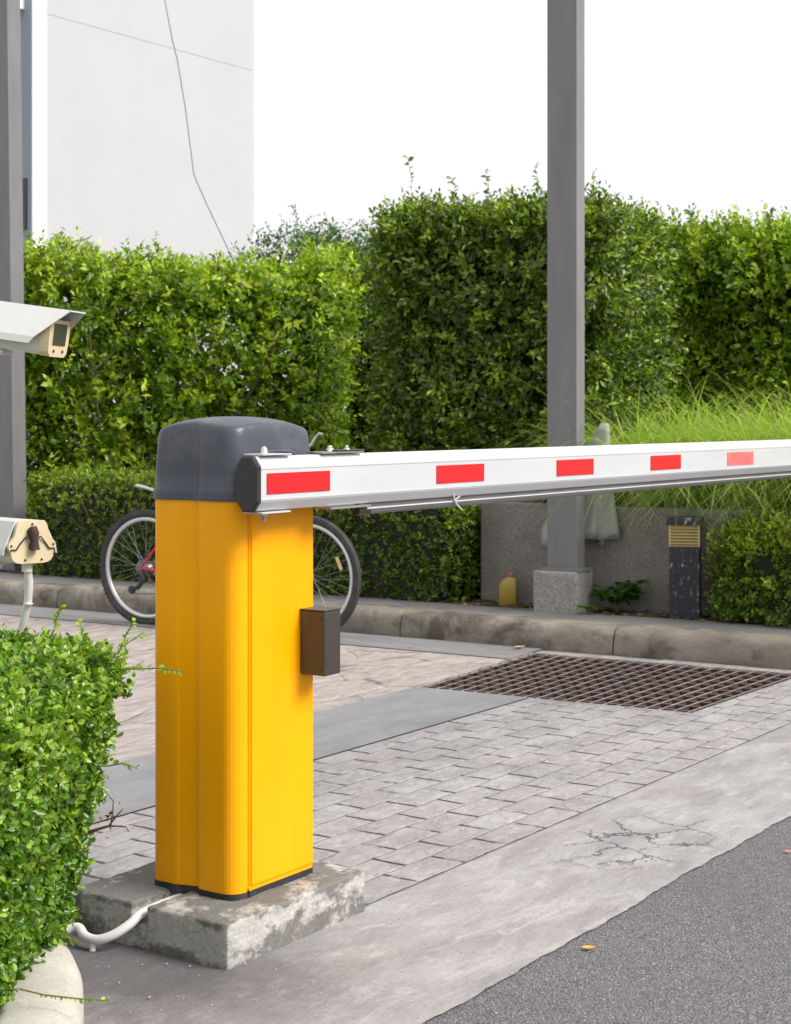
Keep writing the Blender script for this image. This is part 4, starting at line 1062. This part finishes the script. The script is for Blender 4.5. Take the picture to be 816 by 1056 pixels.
# bar end that shows above the boom
for s in (-1, 1):
    MB().tube([hc + Vector((-.02, s * .26, .045)), hc + Vector((.02, s * .265, .075)), hc + Vector((.045, s * .27, .115)), hc + Vector((.075, s * .262, .138)), hc + Vector((.10, s * .25, .135))], [.009, .009, .009, .008, .007], 8).build('bar_end', M['alloy'], hbo)
    MB().tube([hc + Vector((-.01, s * .17, .035)), hc + Vector((.05, s * .20, .02)), hc + Vector((.04, s * .28, .01))], .005, 6).build('brake_lever', M['blackp'], hbo)
sp_ = MB(); sp_.tube([ST, ST + Vector((-.03, 0, .13))], .0125, 10); sp_.build('seat_post', M['alloy'], bk)
sd = MB(); sc_ = ST + Vector((-.03, 0, .145)); rings = []
for x, wd_, h_ in ((-.13, .02, .01), (-.12, .065, .028), (-.06, .07, .03), (0, .05, .026), (.06, .028, .022), (.12, .018, .018), (.135, .006, .008)):
    rings.append([sc_ + Vector((x, math.cos(2 * math.pi * k / 14) * wd_, math.sin(2 * math.pi * k / 14) * h_ + (.01 if x < -.1 else 0))) for k in range(14)])
sd.loft(rings, True, True); sd.build('saddle', M['blackp'], bk)
mg = MB(); mg.tube([ST + Vector((0, 0, .04)), Vector((.12, 0, .765)), Vector((-.03, 0, .80)), Vector((-.075, 0, .805))], [.006, .008, .010, .009], 8)
mg.build('rear_rack', M['alloy'], bk)
dr = MB()
dr.lathe(RA + Vector((0, -.066, 0)), (0, 1, 0), [(0, .022), (.006, .030), (.012, .036), (.018, .04), (.026, .044), (.027, .01)], 20)
dr.build('cassette', M['dull'], bk)
de = MB(); p1 = RA + Vector((.01, -.062, -.055)); p2 = RA + Vector((-.055, -.062, -.125))
de.tube([RA + Vector((.01, -.075, -.01)), p1 + Vector((.03, -.01, .0)), p1 + Vector((-.01, -.01, -.05)), p2], [.010, .016, .014, .010], 8)
de.lathe(p2 + Vector((0, -.006, 0)), (0, 1, 0), [(0, .024), (.012, .024)], 14); de.lathe(p1 + Vector((0, -.006, 0)), (0, 1, 0), [(0, .020), (.012, .020)], 14)
de.build('derailleur', M['blackp'], bk)
ch = MB(); CR = BB + Vector((0, -.062, 0))
ch.tube([p2 + Vector((0, 0, -.022)), CR + Vector((0, 0, -.085))], .0035, 6); ch.tube([RA + Vector((0, -.062, .038)), CR + Vector((0, 0, .085))], .0035, 6)
ch.build('chain', M['dull'], bk)
cr = MB(); cr.lathe(CR + Vector((0, -.003, 0)), (0, 1, 0), [(0, .088), (.004, .088)], 32); cr.tube([CR, CR + Vector((.12, -.015, -.12))], .010, 8); cr.tube([CR + Vector((0, .13, 0)), CR + Vector((-.12, .14, .12))], .010, 8)
cro = cr.build('crankset', M['dull'], bk)
for x, y, z in ((.12, -.055, -.12), (-.12, .18, .12)): MB().box(CR + Vector((x, y, z)), (.09, .07, .02)).build('pedal', M['blackp'], cro, .003)
ks = MB(); ks.tube([BB + Vector((-.08, -.03, -.01)), BB + Vector((-.17, -.18, -BB.z + .012))], .008, 8); ks.build('kickstand', M['dull'], bk)

# ------------------------------------------------------------------ garden light
bp0 = G(693, 638, .13); tb = (bp0 - K0).dot(K1)
gl = thing('bollard_light', 'short black bollard light with yellow louvred head in front of the gravel concrete wall', 'light', K(tb, .575), KTH + R(17))
M['brass'] = m_simple('yellow_louvre', (.50, .40, .17), .5, var=.1, vs=20, dirt=(.3, .22, .1), da=.4)
t = NT('peeling_black'); n_ = t.noise(26, 9, .8, t.mapping(t.co(), (1.4, 1.4, .8)))
col = t.mix(t.ramp(n_, [(.565, 0), (.60, 1)]), (.018, .019, .028), (.30, .31, .34))
M['peel'] = t.done(col, .5, t.bump(n_, .3, .003))
g_w = .158
o = MB().box2((0, 0, .12), (g_w, .135, .515)).build('post', M['peel'], gl, .003)
hd = MB().box2((.006, .006, .515), (g_w - .006, .129, .630)).build('lamp_head', M['brass'], gl)
for k in range(7):
    z = .522 + k * .0165
    rot = Matrix.Rotation(R(-32), 3, 'X')
    MB().box((g_w / 2, -.002, z + .006), (g_w - .004, .018, .0035), rot).build('louvre', M['brass'], hd)
for x in (.004, g_w - .004): MB().box2((x - .006, -.006, .515), (x + .006, .012, .630)).build('corner_strip', M['brass'], hd)
MB().box2((-.014, -.018, .6302), (g_w + .014, .152, .670)).build('top_cap', M['peel'], gl, .003)

# ------------------------------------------------------------------ yellow oil can
jc = G(516, 626, .13); tj = (jc - K0).dot(K1)
M['oil'] = m_simple('faded_yellow_plastic', (.36, .26, .045), .45, var=.12, vs=20, dirt=(.16, .12, .05), da=.5, ds=18)
M['oilcap'] = m_simple('orange_cap', (.35, .12, .04), .5)
j = thing('oil_container', 'dusty yellow plastic oil container with orange cap standing on the soil by the wall', 'container', K(tj, .70, .13), KTH + R(22))
def rr_ring(w, d_, z, x0_=0, r_=.012):
    out = []
    for cx__, cy__, a_0 in ((w / 2 - r_, d_ / 2 - r_, 0), (-w / 2 + r_, d_ / 2 - r_, 90), (-w / 2 + r_, -d_ / 2 + r_, 180), (w / 2 - r_, -d_ / 2 + r_, 270)):
        for k in range(4): a_ = R(a_0 + 30 * k); out.append((x0_ + cx__ + r_ * math.cos(a_), cy__ + r_ * math.sin(a_), z))
    return out
mb = MB(); mb.loft([rr_ring(w_, d_, z, x_, r_) for w_, d_, z, x_, r_ in ((.094, .056, 0, 0, .012), (.104, .064, .006, 0, .014), (.104, .064, .10, 0, .014), (.100, .062, .118, .002, .014), (.070, .052, .148, .014, .014), (.040, .036, .160, .018, .012), (.034, .032, .163, .018, .012))], True, True)
jb = mb.build('bottle', M['oil'], j)
MB().tube([(-.040, 0, .10), (-.034, 0, .132), (-.008, 0, .150), (.006, 0, .150)], .008, 8).build('handle', M['oil'], j)
MB().lathe((.018, 0, .163), (0, 0, 1), [(0, .016), (.003, .019), (.022, .018), (.023, .002)], 16).build('cap', M['oilcap'], j)

# ------------------------------------------------------------------ cloth draped behind the column
M['cloth'] = m_simple('pale_cloth', (.33, .335, .335), .85, var=.14, vs=12, dirt=(.30, .29, .27), da=.5, ds=8)
cc = thing('folded_parasol', 'pale grey cloth parasol folded shut behind the steel column', 'parasol', (0, 0, 0))
bpy.data.objects.remove(cc)
cxy = K((corner - K0).dot(K1) - .125, .74); mb = MB(); rings = []; nf = 44
tipx = D(613, 436, 9.0)
for q in range(15):
    s = q / 14; z = 1.165 - s * .615; rad = .012 + .10 * s ** .8
    ctr = Vector((cxy.x + .15 * (1 - s) ** 1.2 , cxy.y, z))
    ring = []
    for k in range(nf):
        a_ = 2 * math.pi * k / nf; ff = 1 + .28 * s * math.sin(a_ * 6 + s * 2) + .1 * s * math.sin(a_ * 11 + 1)
        ring.append(ctr + (K1 * math.cos(a_) * rad * ff * 1.7 + KN * math.sin(a_) * .034 * (.4 + s) * ff) + Vector((0, 0, .03 * s * math.sin(a_ * 5 + 1) + (-.05 * s if k % 11 < 5 else 0))))
    rings.append(ring)
mb.loft(rings, False, True); cc = mb.build('draped_cloth', M['cloth'])
m = cc.modifiers.new('s', 'SOLIDIFY'); m.thickness = .002
tag(cc, 'pale grey folded cloth hanging in pleats behind the steel column and over the gravel wall', 'cloth')

# ------------------------------------------------------------------ weeds by the pedestal, litter
def weed(name, label, pos, n, ls, hh, seed, col):
    root = thing(name, label, 'weed', pos); r = np.random.default_rng(seed); mb = MB(); P = []; A = []
    for i in range(n):
        a = r.uniform(0, 6.28); d = Vector((math.cos(a), math.sin(a) * .6, 0)); l = hh * (.5 + .6 * r.random())
        tip = d * l * .7 + Vector((0, 0, l * .9)); mb.tube([(0, 0, 0), tip * .5 + Vector((0, 0, l * .15)), tip], [.0022, .0016, .001], 5)
        for k in range(6):
            P.append(tuple(tip.lerp(Vector((0, 0, 0)), r.random() * .35))); aa = r.uniform(0, 6.28); A.append((math.cos(aa), math.sin(aa), -.15 + .3 * r.random()))
    mb.build('stem', M['bark_g'], root); m_ = len(P)
    leaf_mesh('leaves', np.array(P), np.array(A), nrm(r.normal(size=(m_, 3)) * .25 + np.array([0, 0, 1])), ls * (.7 + .6 * r.random(m_)), np.full(m_, .5), np.clip(np.array(col)[None] * (1 + .2 * r.normal(size=(m_, 1))), .01, .9), M['leaf_near'], root, True)
    return root
wq = G(632, 632, .14); weed('weed_plant', 'broad-leaved green weed growing beside the concrete pedestal', K((wq - K0).dot(K1), .66, .13), 26, .062, .19, 3, (.045, .13, .02))
wq = G(606, 634, .14); weed('weed_plant', 'tiny green weed at the right foot of the concrete pedestal', K((wq - K0).dot(K1), .48, .135), 6, .03, .06, 4, (.06, .17, .02))
wq = G(487, 612, .14); weed('weed_plant', 'reddish low plant under the hedge end beside the gravel wall', K((wq - K0).dot(K1), .66, .13), 14, .035, .22, 9, (.12, .06, .02))
def fallen(label, p, size, col, az, name='fallen_leaf'):
    r = random.Random(int(p.x * 1000)); mb = MB(); n = 7; vs = []; fs = []
    for i in range(n):
        s = i / (n - 1); w = size * .28 * math.sin(math.pi * min(s * 1.02, 1)) + .0004; z = .004 + size * .25 * (s - .5) ** 2 * 2
        vs += [(s * size - size / 2, -w, z + w * .35), (s * size - size / 2, 0, z), (s * size - size / 2, w, z + w * .4)]
    for i in range(n - 1):
        q = i * 3; fs += [(q, q + 3, q + 4, q + 1), (q + 1, q + 4, q + 5, q + 2)]
    mb.add(vs, fs, True); m_ = m_simple('dry_leaf', col, .6, var=.2, vs=60)
    o = mb.build(name, m_); o.location = p; o.rotation_euler = (0, 0, az); tag(o, label, 'leaf'); return o
fallen('small orange-yellow fallen leaf lying on the asphalt', G(607, 980, .001), .032, (.80, .36, .02), .1)
fallen('small pinkish fallen leaf on the asphalt at the right edge', G(813, 880, .001), .026, (.55, .20, .14), .4)
fallen('tan fallen leaf on the gutter strip just above the drain grate', G(536, 669, .013), .075, (.42, .32, .16), .6)
fallen('tiny yellow fallen leaf on the brick-stamped paving', G(564, 787, .009), .018, (.70, .50, .10), .8)
fallen('tiny yellow fallen leaf on the gutter strip left of the grate', G(423, 668, .013), .030, (.50, .36, .10), .2)
# loose litter scattered on the bed
r = np.random.default_rng(9); n = 900
tt_ = r.uniform(-3, 3.2, n); nn_ = r.uniform(.52, .80, n); P = np.array([tuple(K(a, b, .138)) for a, b in zip(tt_, nn_)])
cl = np.array([(.16, .09, .045), (.30, .20, .10), (.42, .36, .26), (.09, .05, .03)])[r.integers(0, 4, n)]
o = leaf_mesh('leaf_litter', P, r.normal(size=(n, 3)) * np.array([1, 1, .15]), nrm(r.normal(size=(n, 3)) * .3 + np.array([0, 0, 1])), .035 * (.5 + r.random(n)), np.full(n, .5), cl, M['leaf_near'], None, True)
tag(o, 'brown dry leaf litter strewn along the foot of the hedge and wall', 'leaf litter', kind='stuff')
# grit on the paving
mb = MB(); rr_ = random.Random(12)
M['grit'] = m_simple('pale_grit', (.42, .40, .37), .9, var=.5, vs=90)
for i in range(420):
    px, py = rr_.uniform(0, 830), 650 + 400 * rr_.random() ** .8
    p = G(px, py, .012)
    if in_grate(p) or (p - K0).dot(KN) > -.02: continue
    s = rr_.uniform(.0006, .0020); q = Matrix.Rotation(rr_.uniform(0, 3), 3, 'Z')
    mb.box((p.x, p.y, (.0085 if inL(p)[1] > b_pave else .0045 if inL(p)[1] > b_asph else .0005) + s * .3), (s * 2.4, s * 1.7, s * .8), q)
tag(mb.build('paving_grit', M['grit']), 'fine pale grit scattered over the paving and asphalt', 'grit', kind='stuff')

# ------------------------------------------------------------------ sky and sun
SUN = Vector((.94, -.34, 0)).normalized() * math.cos(R(43)); SUN.z = math.sin(R(43))
w = bpy.data.worlds.new('World'); scene.world = w; w.use_nodes = True; nt = w.node_tree; nt.nodes.clear()
out = nt.nodes.new('ShaderNodeOutputWorld'); bgd = nt.nodes.new('ShaderNodeBackground')
sky = nt.nodes.new('ShaderNodeTexSky'); sky.sky_type = 'NISHITA'; sky.sun_disc = False
sky.sun_elevation = R(43); sky.sun_rotation = math.atan2(SUN.x, SUN.y); sky.air_density = 1.0; sky.dust_density = 6.0
# thin bright overcast over the clear sky
mx = nt.nodes.new('ShaderNodeMix'); mx.data_type = 'RGBA'; mx.inputs[0].default_value = .82
mx.inputs[7].default_value = (9.9, 9.9, 10.0, 1); nt.links.new(sky.outputs[0], mx.inputs[6])
nt.links.new(mx.outputs[2], bgd.inputs[0]); bgd.inputs[1].default_value = .10
nt.links.new(bgd.outputs[0], out.inputs[0])
sl_ = bpy.data.lights.new('sun', 'SUN'); sl_.energy = 3.7; sl_.angle = R(26); sl_.color = (1.0, .965, .915)
so = bpy.data.objects.new('sun', sl_); COL.objects.link(so); so.rotation_euler = (-SUN).to_track_quat('-Z', 'Y').to_euler()

# ------------------------------------------------------------------ camera
cam = bpy.data.cameras.new('camera'); co_ = bpy.data.objects.new('camera', cam); COL.objects.link(co_)
co_.location = (0, 0, H); co_.rotation_euler = (R(90), 0, 0)
cam.sensor_fit = 'HORIZONTAL'; cam.sensor_width = 36; cam.lens = 36 * F / 816
cam.shift_y = -(528 - HZ) / 816
cam.clip_start = .05; cam.clip_end = 600
cam.dof.use_dof = True; cam.dof.focus_distance = 3.9; cam.dof.aperture_fstop = 14.0
scene.camera = co_
vs_ = scene.view_settings; vs_.view_transform = 'Standard'; vs_.look = 'None'; vs_.exposure = .30; vs_.gamma = 1; vs_.use_curve_mapping = False
